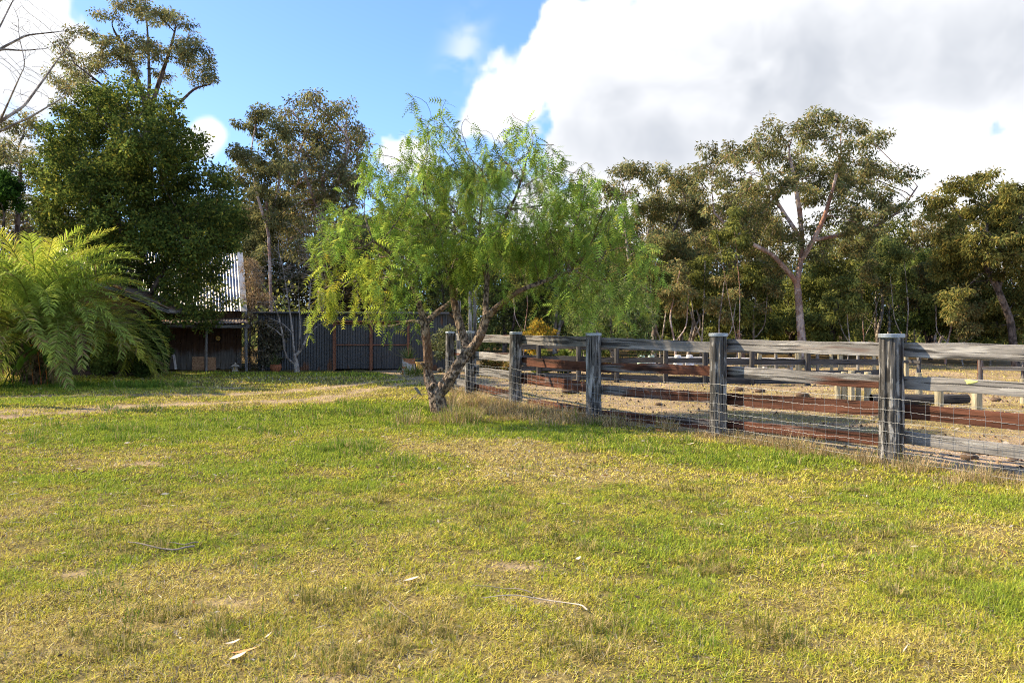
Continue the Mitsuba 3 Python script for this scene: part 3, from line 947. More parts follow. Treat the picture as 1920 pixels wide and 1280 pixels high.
def limbs(nodes, par, r, ks=((0.03, 8), (0.0, 4)), rough=0.0, seed=0):
    """Tapered limbs round every node of the tree as one mesh."""
    n = len(nodes)
    d = np.zeros((n, 3))
    has = par >= 0
    d[has] = nodes[has] - nodes[par[has]]
    d[~has] = [0, 0, 1]
    main = np.full(n, -1)
    order = np.argsort(r)
    for i in order:
        if par[i] >= 0:
            main[par[i]] = i
    dn = d / np.maximum(np.linalg.norm(d, axis=1, keepdims=True), 1e-9)
    avg = dn.copy()
    mm = main >= 0
    avg[mm] += dn[main[mm]]
    V, Fc, at = [], [], 0
    prev_t = 1e9
    rgl = np.random.default_rng(seed)
    for t, k in ks:
        sel = has & (r >= t) & (r < prev_t)
        prev_t = t
        if not sel.any():
            continue
        idx = np.nonzero(sel)[0]
        p = par[idx]
        _, u1, v1 = frame(avg[idx])
        ismain = main[p] == idx
        da = np.where((ismain & (par[p] >= -1))[:, None], avg[p], dn[idx])
        _, u0, v0 = frame(da)
        ra = np.where(ismain, r[p], np.minimum(r[idx] * 1.25, r[p]))
        a = np.arange(k) * 2 * math.pi / k
        ca, sa = np.cos(a)[None, :, None], np.sin(a)[None, :, None]

        def jit(ids):
            if not rough:
                return 1.0
            x = ids[:, None] * 7.31 + np.arange(k)[None] * 3.77
            return (1 + rough * np.sin(x * 12.9898))[..., None]
        A0 = nodes[p][:, None] + (ra[:, None, None] * jit(p)) * (u0[:, None] * ca + v0[:, None] * sa)
        A1 = nodes[idx][:, None] + (r[idx][:, None, None] * jit(idx)) * (u1[:, None] * ca + v1[:, None] * sa)
        V.append(np.concatenate([A0, A1], 1).reshape(-1, 3))
        b = (np.arange(len(idx)) * 2 * k)[:, None] + at
        j = np.arange(k)[None]
        j2 = (j + 1) % k
        Fc.append(np.concatenate([np.stack([b + j, b + j2, b + k + j2], -1).reshape(-1, 3), np.stack([b + j, b + k + j2, b + k + j], -1).reshape(-1, 3)]))
        at += len(idx) * 2 * k
    return np.vstack(V), np.vstack(Fc)


def leaves(rg, pos, axis, L, W, col, fold=0.0):
    """Kite shaped leaves: base at pos, along axis."""
    n = len(pos)
    ax, _, _ = frame(axis)
    rnd = rg.normal(size=(n, 3))
    s = np.cross(ax, rnd)
    s /= np.maximum(np.linalg.norm(s, axis=1, keepdims=True), 1e-6)
    nn = np.cross(ax, s)
    mid = pos + ax * (L * .42)[:, None]
    V = np.stack([pos, mid + s * (W / 2)[:, None] + nn * (fold * W)[:, None], pos + ax * L[:, None], mid - s * (W / 2)[:, None] + nn * (fold * W)[:, None]], 1).reshape(-1, 3)
    b = np.arange(n)[:, None] * 4
    return (V, np.vstack([b + [0, 1, 2], b + [0, 2, 3]])), np.repeat(col, 4, 0)


def clump_points(rg, clumps, per):
    """Points filling ellipsoids (x, y, z, rx, ry, rz), denser towards the shell."""
    out = []
    for x, y, z, rx, ry, rz in clumps:
        n = max(14, int(40 * per * rx * max(ry, .2) * rz))
        k = max(5, min(n // 8, int(8 + 9 * rx)))
        v = rg.normal(size=(k, 3))
        v /= np.linalg.norm(v, axis=1, keepdims=True)
        sub = v * (rg.uniform(.25, 1, k) ** .5)[:, None] * .92
        i = rg.integers(0, k, n)
        out.append(np.array([x, y, z]) + (sub[i] + rg.normal(0, .16, (n, 3))) * [rx, ry, rz])
    return np.vstack(out)


def px_clumps(rg, lst, d, spread, squash=1.0):
    out = []
    for c in lst:
        px, py, rp = c[:3]
        dd = d + (c[3] if len(c) > 3 else rg.uniform(-spread, spread))
        p = P(px, py, dd)
        r = rp * dd / F
        out.append((p[0], p[1], p[2], r, r * 1.05, r * squash))
    return out


def px_limb(pts, d):
    """pts: (px, py, radius in px, depth offset)."""
    out = []
    for q in pts:
        px, py, rp = q[:3]
        dd = d + (q[3] if len(q) > 3 else 0.0)
        p = P(px, py, dd)
        out.append((p[0], p[1], p[2], rp * dd / F))
    return out


def colour_set(rg, n, cols, w=None):
    cols = np.asarray(cols)
    i = rg.choice(len(cols), n, p=w)
    j = rg.choice(len(cols), n, p=w)
    t = rg.random(n)[:, None]
    return (cols[i] * (1 - t) + cols[j] * t) * rg.uniform(.75, 1.2, n)[:, None]


def tree(name, label, category, seed, limbs_px, clumps, d, spread, per, step, cols, leaf=(.14, .04), per_tip=10, rad=.35, tip=.012, bark_mat='bark_gum', droop=.9,
         squash=.85, group=None, mat='leaf', di=4.0, dk=None, ks=((.05, 8), (.02, 5), (0, 3)), wts=None, world=False, grav=0.02, tips_only=True, rough=0.0, cap=None, kind=None, clump_noise=.35):
    rg = np.random.default_rng(seed)
    cl = clumps if world else px_clumps(rg, clumps, d, spread, squash)
    A = clump_points(rg, cl, per)
    A = A[A[:, 2] > .12]
    lm = limbs_px if world else [px_limb(l, d) for l in limbs_px]
    A = A[rg.permutation(len(A))[:5200]]
    nodes, par, given = grow(lm, A, step, di, dk or step * 1.02, grav=grav)
    r = radii(par, given, tip, cap=cap)
    t = thing(name, label, category, group)
    obj('trunk', limbs(nodes, par, r, ks, rough, seed), bark_mat, t, smooth=True)
    if per_tip:
        kids = np.bincount(par[par >= 0], minlength=len(nodes))
        sel = ((kids == 0) | (r < tip * 1.75)) & (given <= 0)
        tp = nodes[sel]
        dirs = tp - nodes[np.maximum(par[sel], 0)]
        dirs /= np.maximum(np.linalg.norm(dirs, axis=1, keepdims=True), 1e-6)
        cnt = rg.poisson(per_tip * 1000 / max(len(tp), 1), len(tp))
        ix = np.repeat(np.arange(len(tp)), cnt)
        n = len(ix)
        v = rg.normal(size=(n, 3))
        v /= np.linalg.norm(v, axis=1, keepdims=True)
        pos = tp[ix] + v * (rad * rg.random(n) ** .6)[:, None] * [1, 1, .75] + dirs[ix] * rad * .3
        ok = pos[:, 2] > .03
        pos, v, ix = pos[ok], v[ok], ix[ok]
        n = len(pos)
        ax = v * .8 + rg.normal(0, .35, (n, 3)) + [0, 0, -droop]
        bright = 1 + clump_noise * rg.normal(size=len(tp))
        col = colour_set(rg, n, cols, wts) * np.clip(bright, .45, 1.7)[ix][:, None]
        L = leaf[0] * rg.uniform(.6, 1.3, n)
        m, c = leaves(rg, pos, ax, L, leaf[1] * rg.uniform(.7, 1.3, n), np.clip(col, .01, .8), .12)
        obj('crown', m, mat, t, color=c)
    return t


GUM = [(.20, .23, .095), (.29, .285, .11), (.35, .285, .125), (.15, .19, .085), (.38, .27, .115)]
GUMW = [.3, .25, .17, .2, .08]
OLIVE = [(.17, .20, .06), (.25, .28, .075), (.34, .34, .09), (.12, .155, .055)]
DARK = [(.12, .165, .055), (.17, .215, .07), (.08, .115, .045), (.25, .26, .08)]

# the pepper tree in the middle of the lawn
DP = 14.0
pl = [px_limb(l, DP) for l in (
    [(828, 800, 20), (825, 780, 18), (822, 760, 17), (819, 738, 18)],
    [(819, 738, 16), (806, 718, 12, .05), (801, 700, 10, .08), (803, 680, 9.5, .1), (801, 655, 9, .1), (798, 630, 9, .12), (797, 606, 9, .12)],
    [(797, 606, 8, .12), (789, 580, 6, .05), (778, 545, 5, -.15), (765, 515, 4.4, -.3), (748, 490, 3.8, -.5), (724, 468, 3, -.7), (700, 452, 2.2, -.9)],
    [(797, 606, 7, .12), (812, 592, 5.5, .3), (830, 577, 5, .5), (842, 572, 4, .7), (860, 540, 3, 1.0)],
    [(819, 738, 16), (836, 722, 13, -.05), (848, 703, 12, -.1), (862, 680, 11.5, -.1), (874, 664, 11, -.05)],
    [(874, 664, 10, -.05), (872, 645, 9, .1), (864, 615, 8.5, .2), (856, 585, 8, .3), (850, 556, 7, .35), (845, 525, 6, .4), (840, 500, 5, .3), (822, 470, 4, .2), (815, 430, 3, .2)],
    [(845, 525, 5, .4), (853, 490, 4, .6), (866, 460, 3.2, .9), (870, 420, 2.4, 1.1)],
    [(874, 664, 10, -.05), (893, 645, 9.5, -.15), (906, 618, 9, -.2), (912, 596, 9, -.2)],
    [(912, 596, 6.5, -.2), (910, 565, 6, -.1), (913, 530, 5.4, 0), (914, 500, 5, 0), (925, 462, 4, -.2), (938, 430, 3.4, -.4), (955, 395, 2.4, -.5)],
    [(913, 530, 4, 0), (903, 480, 3.2, .4), (898, 430, 2.6, .7), (905, 370, 2, .8)],
    [(912, 596, 8, -.2), (930, 576, 6.5, -.4), (948, 564, 5.8, -.5), (968, 548, 5.2, -.6), (990, 538, 4.8, -.6), (1020, 527, 4.2, -.5), (1045, 517, 3.6, -.4), (1090, 500, 2.8, -.2), (1130, 485, 2.2, 0)],
    [(797, 606, 5, .12), (770, 600, 3, .5), (735, 612, 2.2, .8), (700, 610, 1.6, 1)],
    [(765, 515, 3.4, -.3), (730, 520, 2.6, .2), (690, 525, 2, .4), (650, 530, 1.5, .5)])]
rg = np.random.default_rng(303)
pl = [[(q[0], q[1], q[2], q[3] * .9) for q in l] for l in pl]
# a flared foot
pl[0] = [(*pl[0][0][:2], -.12, pl[0][0][3] * 1.25)] + pl[0][1:]
PC = px_clumps(rg, [(820, 205, 45), (800, 245, 45), (860, 240, 40), (985, 225, 42), (950, 250, 40), (1005, 260, 36), (870, 300, 85), (740, 300, 60), (700, 345, 60), (660, 400, 62), (760, 390, 95),
                    (640, 470, 50), (625, 540, 40), (690, 510, 62), (690, 560, 40), (860, 400, 110), (960, 340, 90), (1040, 330, 70), (1090, 330, 48), (1110, 400, 80), (1165, 470, 62), (1060, 440, 90), (960, 440, 90),
                    (840, 470, 75), (760, 470, 70), (1190, 520, 40), (1100, 510, 60), (1010, 490, 60), (720, 580, 34), (770, 560, 30), (1185, 480, 40), (1150, 420, 40), (1190, 540, 32), (1140, 540, 40), (1090, 560, 34), (1050, 540, 34), (1170, 590, 28), (980, 400, 70), (880, 330, 70), (800, 340, 60)], DP, 1.7, .9)
A = clump_points(rg, PC, 41)
A = A[A[:, 2] > 1.3]
A = A[rg.permutation(len(A))[:3300]]
nodes, par, given = grow(pl, A, .13, 2.6, .16, 150, .03)
r = radii(par, given, .0042, 2.3, cap=.03)
pepper = thing('pepper_tree', 'weeping feathery green tree with forked leaning flaky trunk in the middle of the lawn', 'tree')
obj('trunk', limbs(nodes, par, r, ((.028, 16), (.010, 6), (0, 3)), .10, 1), 'bark_pepper', pepper, smooth=True)
kids = np.bincount(par[par >= 0], minlength=len(nodes))
sel = np.nonzero((r < .0105) & (given <= 0) & (nodes[:, 2] > 1.55))[0]
# knobs and a broken stub low on the left stem
kn = [place(((trimesh.creation.icosphere(2, .058).vertices * [1, 1, .85]), trimesh.creation.icosphere(2).faces), P(*q)) for q in ((812, 722, 13.93), (826, 693, 13.98), (806, 727, 13.95))]
kn.append(tube([P(800, 690, 14.05), P(793, 683, 14.0), P(789, 680, 13.97)], [.05, .035, .022], 7))
for q in kn:
    obj('knot' if q is not kn[-1] else 'branch_stub', q, 'bark_pepper', pepper, smooth=True)
# hanging strands carrying feather leaves
cnt = np.where(kids[sel] == 0, rg.poisson(2.1, len(sel)), rg.poisson(.52, len(sel)))
ix = np.repeat(sel, cnt)
n = len(ix)
print('pepper nodes', len(nodes), 'strands', n)
topf = np.clip((nodes[ix][:, 2] - 3.6) / 2.0, 0, 1)
SL = rg.uniform(.14, .62, n) * (1 - .3 * topf) * np.where(nodes[ix][:, 2] < 2.7, 1.25, 1)
od = nodes[ix] - nodes[np.maximum(par[ix], 0)]
od /= np.maximum(np.linalg.norm(od, axis=1, keepdims=True), 1e-6)
out = od + rg.normal(0, .55, (n, 3))
out[:, 2] = np.abs(out[:, 2]) * .4
out /= np.maximum(np.linalg.norm(out, axis=1, keepdims=True), 1e-6)
fp, fd, fL, fc, sp_ = [], [], [], [], []
base_c = np.where(((nodes[ix][:, 0] < -2.0) & (nodes[ix][:, 2] < 2.9))[:, None], np.array([.34, .41, .06]), np.array([.26, .38, .075]))
base_c = base_c * np.clip(1 + .38 * rg.normal(size=(n, 1)), .4, 1.8)
ns = 5
prevp = nodes[ix]
for s in range(ns):
    t = (s + 1) / ns
    dirn = out * (1 - t) ** 1.6 * .75 + np.array([0, 0, -1.0]) * (.18 + .95 * t) + rg.normal(0, .12, (n, 3))
    dirn /= np.linalg.norm(dirn, axis=1, keepdims=True)
    newp = prevp + dirn * (SL / ns)[:, None]
    if s < ns:
        sd = np.cross(dirn, rg.normal(size=(n, 3)))
        sd /= np.maximum(np.linalg.norm(sd, axis=1, keepdims=True), 1e-6)
        for sgn in (1, -1):
            keep = rg.random(n) < .62
            fp.append(newp[keep])
            a = sd * sgn * 1.0 + dirn * .5 + np.array([0, 0, -.25]) + rg.normal(0, .3, (n, 3))
            fd.append(a[keep])
            fL.append(rg.uniform(.12, .25, keep.sum()))
            fc.append(base_c[keep])
    w = .004
    sidev = np.cross(dirn, [0, 1, 0])
    sidev /= np.maximum(np.linalg.norm(sidev, axis=1, keepdims=True), 1e-6)
    sp_.append(np.stack([prevp - sidev * w / 2, prevp + sidev * w / 2, newp], 1))
    prevp = newp
fp, fd, fL, fc = np.vstack(fp), np.vstack(fd), np.concatenate(fL), np.vstack(fc)
ok = fp[:, 2] > .75
fp, fd, fL, fc = fp[ok], fd[ok], fL[ok], fc[ok]
# the leaf itself: a drooping midrib with pairs of narrow leaflets
tv, tf = [], []
for q in range(5):
    t = .14 + .74 * q / 4
    for sgn in (1, -1):
        l = .30 * (1 - .45 * abs(t - .4))
        o = len(tv)
        y, z = t, -.30 * t * t
        tv += [[0, y - .055, z], [0, y + .055, z], [sgn * l, y + .15, z - .06]]
        tf.append([o, o + 1, o + 2])
o = len(tv)
tv += [[-.02, 0, 0], [.02, 0, 0], [0, 1.08, -.34]]
tf.append([o, o + 1, o + 2])
tv, tf = np.array(tv), np.array(tf)
ax, _, _ = frame(fd)
sdv = np.cross(ax, [0, 0, 1.0])
sdv /= np.maximum(np.linalg.norm(sdv, axis=1, keepdims=True), 1e-6)
roll = rg.normal(0, .5, len(ax))[:, None]
nv = np.cross(sdv, ax)
s2 = sdv * np.cos(roll) + nv * np.sin(roll)
n2 = np.cross(s2, ax)
nf = len(fp)
V = fp[:, None] + fL[:, None, None] * (tv[None, :, 0:1] * s2[:, None] + tv[None, :, 1:2] * ax[:, None] + tv[None, :, 2:3] * n2[:, None])
Fm = (np.arange(nf) * len(tv))[:, None, None] + tf[None]
col = fc * rg.uniform(.75, 1.25, (nf, 1)) * np.where(rg.random((nf, 1)) < .12, np.array([[1.7, 1.25, 1.1]]), 1.0)
Cm = np.repeat(col, len(tv), 0)
st = np.concatenate(sp_).reshape(-1, 3)
V = np.vstack([V.reshape(-1, 3), st])
Fm = np.vstack([Fm.reshape(-1, 3), np.arange(len(st)).reshape(-1, 3) + nf * len(tv)])
Cm = np.vstack([Cm, np.tile([[.16, .15, .06]], (len(st), 1))])
print('pepper fronds', nf, 'tris', len(Fm))
obj('crown', (V, Fm), 'leaf', pepper, color=np.clip(Cm, .01, .8))

# the large dense tree behind the palm
tree('evergreen_tree', 'large dense dark evergreen tree with rounded crown hanging over the iron roof', 'tree', 11,
     [[(258, 700, 11), (258, 640, 10), (256, 590, 9), (255, 560, 8)], [(255, 560, 7), (262, 520, 6, .3), (270, 460, 5, .3), (280, 380, 4, .4), (285, 300, 3)], [(255, 560, 6), (245, 500, 5, -.3), (225, 430, 4, -.5), (200, 350, 3, -.5)],
      [(256, 590, 6), (290, 540, 5, -.4), (320, 480, 4, -.5), (370, 430, 3, -.6)], [(255, 575, 5), (235, 520, 4, .8), (190, 470, 3, 1.2)]],
     [(205, 185, 46), (160, 215, 48), (265, 190, 45), (320, 215, 45), (110, 265, 48), (190, 280, 85), (290, 290, 80), (345, 280, 50), (100, 330, 50), (150, 370, 75), (250, 390, 90), (370, 370, 70), (110, 400, 40),
      (400, 420, 62), (330, 460, 80), (430, 425, 42), (210, 460, 60), (150, 450, 45), (388, 492, 42), (350, 540, 50), (395, 550, 38), (310, 590, 30), (375, 590, 30), (270, 490, 40), (330, 510, 44), (375, 520, 36), (350, 470, 46), (300, 540, 40), (388, 548, 26), (345, 580, 34), (240, 520, 40), (200, 500, 40), (100, 300, 40), (230, 250, 70), (300, 340, 70), (170, 340, 60)], 25.3, 1.7, 5, .22,
     [(.105, .155, .035), (.18, .215, .045), (.065, .105, .03), (.33, .31, .055)], (.11, .065), 92, .27, .007, 'bark_dark', .25, .95, mat='leaf', wts=[.35, .25, .3, .10], tips_only=False, di=3.0, dk=.24, clump_noise=.28)

# the tall gum behind it
tree('gum_tree', 'tall thin crowned gum tree rising behind the dense evergreen at left', 'tree', 12,
     [[(268, 720, 9), (272, 500, 8), (276, 300, 7), (278, 215, 6)], [(278, 215, 5), (262, 160, 4, -.5), (240, 100, 3, -1), (215, 60, 2, -1)], [(278, 215, 5), (300, 150, 4), (320, 90, 2.5), (330, 50, 1.6)], [(276, 260, 4), (330, 200, 3, 1), (365, 165, 2.2, 1), (395, 158, 1.4, 1)],
      [(274, 280, 4), (225, 190, 3, -1), (180, 150, 2.2, -1.5), (140, 120, 1.5, -2)], [(278, 215, 4), (280, 150, 3, 1), (278, 80, 2, 1.5), (275, 40, 1.5, 1.5)]],
     [(135, 95, 26), (120, 140, 28), (160, 60, 28), (200, 40, 28), (240, 15, 30), (285, 20, 30), (330, 45, 28), (360, 85, 28), (372, 125, 22), (392, 152, 14), (150, 165, 28), (185, 110, 30), (230, 80, 32), (290, 85, 36), (340, 110, 24), (120, 195, 24), (180, 180, 22), (310, 150, 18), (255, 130, 20), (385, 95, 16)],
     42, 2.6, 3.4, .30, GUM, (.17, .062), 19, .34, .013, 'bark_dark', .7, .8, wts=GUMW, di=5)
# gums at the left edge, farther away
tree('gum_tree', 'greyish gum tree at the left edge seen through the bare branches', 'tree', 13,
     [[(30, 700, 6), (30, 500, 5), (34, 380, 4), (40, 300, 3)]], [(20, 240, 26), (50, 228, 22), (75, 250, 22), (30, 285, 30), (70, 300, 26), (10, 330, 34), (50, 350, 30), (90, 340, 26), (20, 390, 36), (70, 410, 40), (115, 420, 36), (-30, 300, 40), (-40, 390, 44)],
     46, 2.5, 2.6, .40, GUM, (.19, .07), 20, .42, .016, 'bark_dark', .6, .8, wts=GUMW)
tree('gum_tree', 'brownish gum tree behind the middle sheds, left of the weeping tree', 'tree', 14,
     [[(600, 705, 7), (602, 540, 6), (606, 420, 5), (606, 330, 4)], [(606, 420, 4), (580, 350, 3, -1), (560, 290, 2)], [(606, 400, 4), (640, 330, 3, 1), (655, 270, 2)]],
     [(545, 212, 30), (600, 212, 38), (645, 225, 36), (672, 265, 32), (560, 260, 40), (610, 280, 52), (660, 310, 40), (570, 330, 44), (630, 350, 50), (580, 400, 48), (650, 410, 44), (600, 460, 50), (670, 360, 30), (545, 440, 36), (540, 300, 34), (535, 350, 34), (530, 400, 34)],
     47, 3.2, 2.9, .38, [(.19, .21, .09), (.25, .245, .10), (.33, .255, .11), (.14, .17, .075)], (.22, .085), 26, .45, .018, 'bark_gum', .8, .85)
tree('gum_tree', 'paler open gum tree just left of the brownish gum behind the sheds', 'tree', 15,
     [[(512, 705, 3.2), (508, 560, 3), (505, 470, 2.8), (500, 380, 2.4)], [(505, 440, 3), (480, 360, 2.4, -.6), (472, 290, 1.6)], [(505, 420, 3), (525, 340, 2.2, .6), (520, 280, 1.5)]],
     [(490, 215, 28), (465, 245, 26), (520, 250, 28), (455, 290, 26), (500, 300, 32), (535, 320, 26), (450, 340, 28), (490, 370, 32), (530, 400, 30), (455, 410, 30), (500, 450, 34), (470, 480, 30)],
     44, 2.2, 2.6, .36, [(.19, .205, .09), (.26, .24, .10), (.14, .165, .075)], (.21, .08), 18, .40, .017, 'bark_gum', .8, .85)

# the woodland on the right
tree('gum_tree', 'broad spreading gum tree with pinkish trunk rising highest behind the right part of the fence', 'tree', 16,
     [[(1506, 690, 8.6), (1504, 640, 7.8), (1500, 600, 7), (1497, 555, 6.4), (1494, 530, 6)], [(1494, 530, 5), (1470, 500, 4.4, -.4), (1445, 475, 3.8, -.8), (1405, 455, 4, -1.2), (1370, 430, 3, -1.4), (1340, 400, 2, -1.5)],
      [(1494, 530, 5.4), (1502, 490, 4.8, .2), (1504, 450, 4.4, .3), (1500, 400, 4.5, .4), (1490, 340, 3.5, .3), (1480, 290, 2.4)], [(1502, 490, 5, .2), (1525, 450, 4.4, -.2), (1545, 410, 4, -.5), (1560, 360, 3, -.7), (1575, 300, 2, -.8)],
      [(1504, 450, 4, .3), (1470, 400, 3.4, .8), (1440, 350, 2.8, 1.2), (1420, 300, 2)], [(1525, 450, 4, -.2), (1580, 440, 3.2, .5), (1640, 425, 2.6, 1), (1690, 395, 2, 1.2), (1720, 350, 1.4, 1.2)]],
     [(1540, 225, 32), (1590, 225, 36), (1500, 250, 34), (1450, 235, 22), (1440, 280, 38), (1390, 290, 36), (1350, 300, 34), (1630, 265, 32), (1560, 280, 42), (1500, 310, 40), (1320, 345, 34), (1380, 350, 42), (1440, 350, 42), (1550, 350, 40), (1610, 330, 40), (1650, 320, 28),
      (1690, 330, 18), (1720, 328, 14), (1660, 370, 28), (1340, 400, 34), (1400, 410, 36), (1460, 420, 32), (1530, 410, 32), (1590, 400, 36), (1640, 420, 34), (1690, 390, 24), (1600, 460, 34), (1480, 450, 26, -.8), (1530, 480, 24, .6), (1450, 440, 30, .8), (1330, 450, 32), (1390, 465, 34), (1440, 500, 26)],
     32, 2.4, 5.0, .24, GUM, (.15, .056), 44, .26, .0085, 'bark_gum', .7, .8, wts=GUMW, di=4.5, tips_only=True)
tree('gum_tree', 'slender gum trees with thin pale stems just right of the weeping tree', 'tree', 17,
     [[(1225, 690, 6), (1228, 600, 5), (1222, 520, 4.4), (1215, 440, 3.4)], [(1222, 520, 3.6), (1260, 440, 2.8, .6), (1285, 380, 2)], [(1228, 600, 4), (1180, 500, 3, -.5), (1170, 400, 2)]],
     [(1160, 325, 26), (1200, 320, 32), (1250, 335, 32), (1295, 345, 32), (1150, 365, 28), (1190, 380, 34), (1240, 395, 34), (1285, 410, 36), (1170, 430, 32), (1230, 450, 36), (1290, 470, 36), (1180, 490, 34), (1250, 510, 40)],
     36, 2.2, 3.6, .28, GUM, (.16, .058), 30, .32, .010, 'bark_grey', .7, .82, wts=GUMW)
tree('gum_tree', 'bushy golden green gum tree filling the right edge', 'tree', 18,
     [[(1905, 690, 7.5), (1895, 600, 6.6), (1870, 540, 5.8), (1845, 490, 6), (1820, 450, 4.5), (1800, 410, 3)], [(1870, 540, 5), (1900, 470, 4, .6), (1915, 400, 3)], [(1845, 490, 4), (1850, 420, 3, -.6), (1860, 370, 2)]],
     [(1800, 350, 34), (1845, 325, 30), (1770, 385, 34), (1890, 355, 36), (1930, 370, 44), (1830, 385, 40), (1880, 410, 46), (1940, 430, 46), (1790, 430, 36), (1850, 455, 44), (1910, 480, 50), (1770, 490, 34), (1820, 520, 44), (1890, 545, 50), (1950, 530, 50), (1790, 560, 30), (1860, 600, 40), (1920, 600, 40)],
     29, 2.0, 6.0, .24, [(.18, .185, .055), (.26, .26, .07), (.33, .28, .08), (.12, .15, .05), (.37, .26, .08)], (.15, .058), 50, .26, .009, 'bark_dark', .7, .82, wts=[.27, .27, .17, .22, .07])
# understorey: (px of foot, distance, clumps, palette, bark, label)
UNDER = [
    (1395, 34, [(1395, 520, 34), (1360, 550, 34), (1425, 545, 34), (1385, 590, 34), (1430, 600, 30), (1345, 600, 28)], OLIVE, 'bark_gum', 'olive green sapling with pale bent stem left of the broad gum trunk'),
    (1290, 35, [(1290, 530, 40), (1250, 560, 40), (1330, 550, 40), (1290, 600, 36)], DARK, 'bark_grey', 'dark leafy sapling cluster with crossing stems behind the fence middle'),
    (1560, 35, [(1560, 500, 38), (1530, 545, 34), (1590, 550, 40), (1560, 600, 42), (1520, 610, 30)], OLIVE, 'bark_dark', 'dark olive bushy tree just right of the broad gum trunk'),
    (1650, 37, [(1650, 480, 40), (1620, 530, 42), (1680, 520, 42), (1650, 580, 44), (1690, 590, 36)], DARK, 'bark_grey', 'dark green tree standing above the nearest fence post'),
    (1745, 34, [(1740, 500, 36), (1715, 545, 36), (1770, 540, 36), (1740, 590, 40), (1775, 600, 30)], [(.11, .16, .045), (.17, .23, .055), (.24, .28, .07), (.07, .10, .04)], 'bark_dark', 'fresh green rounded tree right of the nearest fence post'),
    (1835, 32, [(1830, 590, 32), (1800, 620, 28), (1860, 625, 30), (1835, 650, 28)], OLIVE, 'bark_gum', 'low olive tree with one pale stem near the right edge'),
    (1480, 38, [(1480, 560, 40), (1450, 600, 38), (1500, 615, 34), (1465, 640, 30)], OLIVE, 'bark_dark', 'low dark tree behind the left side of the broad gum trunk'),
    (1215, 40, [(1200, 540, 44), (1240, 590, 40), (1170, 590, 40)], DARK, 'bark_dark', 'dark tree in shade behind the pale green bush'),
    (1040, 40, [(1040, 480, 46), (1010, 540, 46), (1070, 550, 46), (1040, 600, 44)], DARK, 'bark_grey', 'dark tree with reddish stem seen under the right arm of the weeping tree'),
    (945, 41, [(950, 470, 46), (920, 530, 46), (970, 560, 46), (940, 610, 40)], DARK, 'bark_dark', 'dark tree behind the tall gate post'),
    (735, 42, [(740, 420, 50), (700, 480, 50), (770, 490, 50), (730, 545, 46), (790, 550, 40)], DARK, 'bark_dark', 'dark tree behind the iron shed roof, left of the forked trunk'),
    (850, 43, [(850, 420, 50), (820, 490, 50), (880, 500, 50), (850, 560, 46), (830, 610, 40)], DARK, 'bark_dark', 'dark tree directly behind the forked trunk'),
    (1110, 44, [(1110, 420, 48), (1080, 470, 48), (1140, 480, 48), (1110, 540, 46)], DARK, 'bark_dark', 'dark tree behind the right half of the weeping crown'),
    (1385, 43, [(1385, 400, 44), (1350, 440, 44), (1420, 440, 44), (1385, 490, 46), (1330, 490, 40)], GUM, 'bark_grey', 'brownish gum filling the gap left of the broad gum behind its lower limbs'),
    (1275, 45, [(1275, 385, 44), (1240, 430, 44), (1310, 430, 44), (1275, 480, 46)], GUM, 'bark_grey', 'brown olive gum behind the slender gums'),
    (1675, 44, [(1675, 440, 40), (1640, 470, 44), (1710, 470, 42), (1675, 520, 46)], OLIVE, 'bark_dark', 'olive tree behind the dark tree above the nearest post'),
    (1755, 42, [(1755, 420, 38), (1725, 460, 40), (1785, 455, 42), (1755, 510, 46), (1800, 500, 40)], GUM, 'bark_grey', 'greyish gum behind the left side of the golden green gum'),
    (1580, 46, [(1580, 450, 44), (1545, 490, 44), (1615, 490, 44), (1580, 540, 46)], OLIVE, 'bark_dark', 'olive tree far behind the right limbs of the broad gum'),
    (655, 38, [(655, 470, 40), (620, 520, 40), (690, 530, 40), (650, 570, 34)], [(.09, .075, .045), (.14, .11, .06), (.07, .07, .04)], 'bark_twig', 'thin brownish tree behind the left part of the iron shed'),
]
for q, (px, d, cl, cols, bk, lb) in enumerate(UNDER):
    rgq = np.random.default_rng(900 + q)
    ytop = min(c[1] for c in cl)
    yb = HOR + EYE * F / d + 3
    j = lambda s: rgq.uniform(-s, s)
    lm = [[(px, yb, 4.2), (px + j(8), yb - 40, 3.8), (px + j(14), (yb + ytop) / 2, 3.0), (px + j(14), ytop + 25, 1.6)]]
    for _ in range(2):
        x2 = px + j(30)
        lm.append([(px, yb - 12, 3.0), ((px + x2) / 2 + j(6), yb - 50, 2.6, j(.5)), (x2 + j(8), (yb + ytop) / 2 + 10, 2.0, j(1)), (x2 + j(20), ytop + 40, 1.2, j(1))])
    tree('woodland_tree', lb, 'tree', 900 + q, lm, cl, d, 1.3, 5.0, .26, cols, (.18, .075), 10, .32, .011, bk, .6, .9, ks=((.05, 6), (.02, 4), (0, 3)))

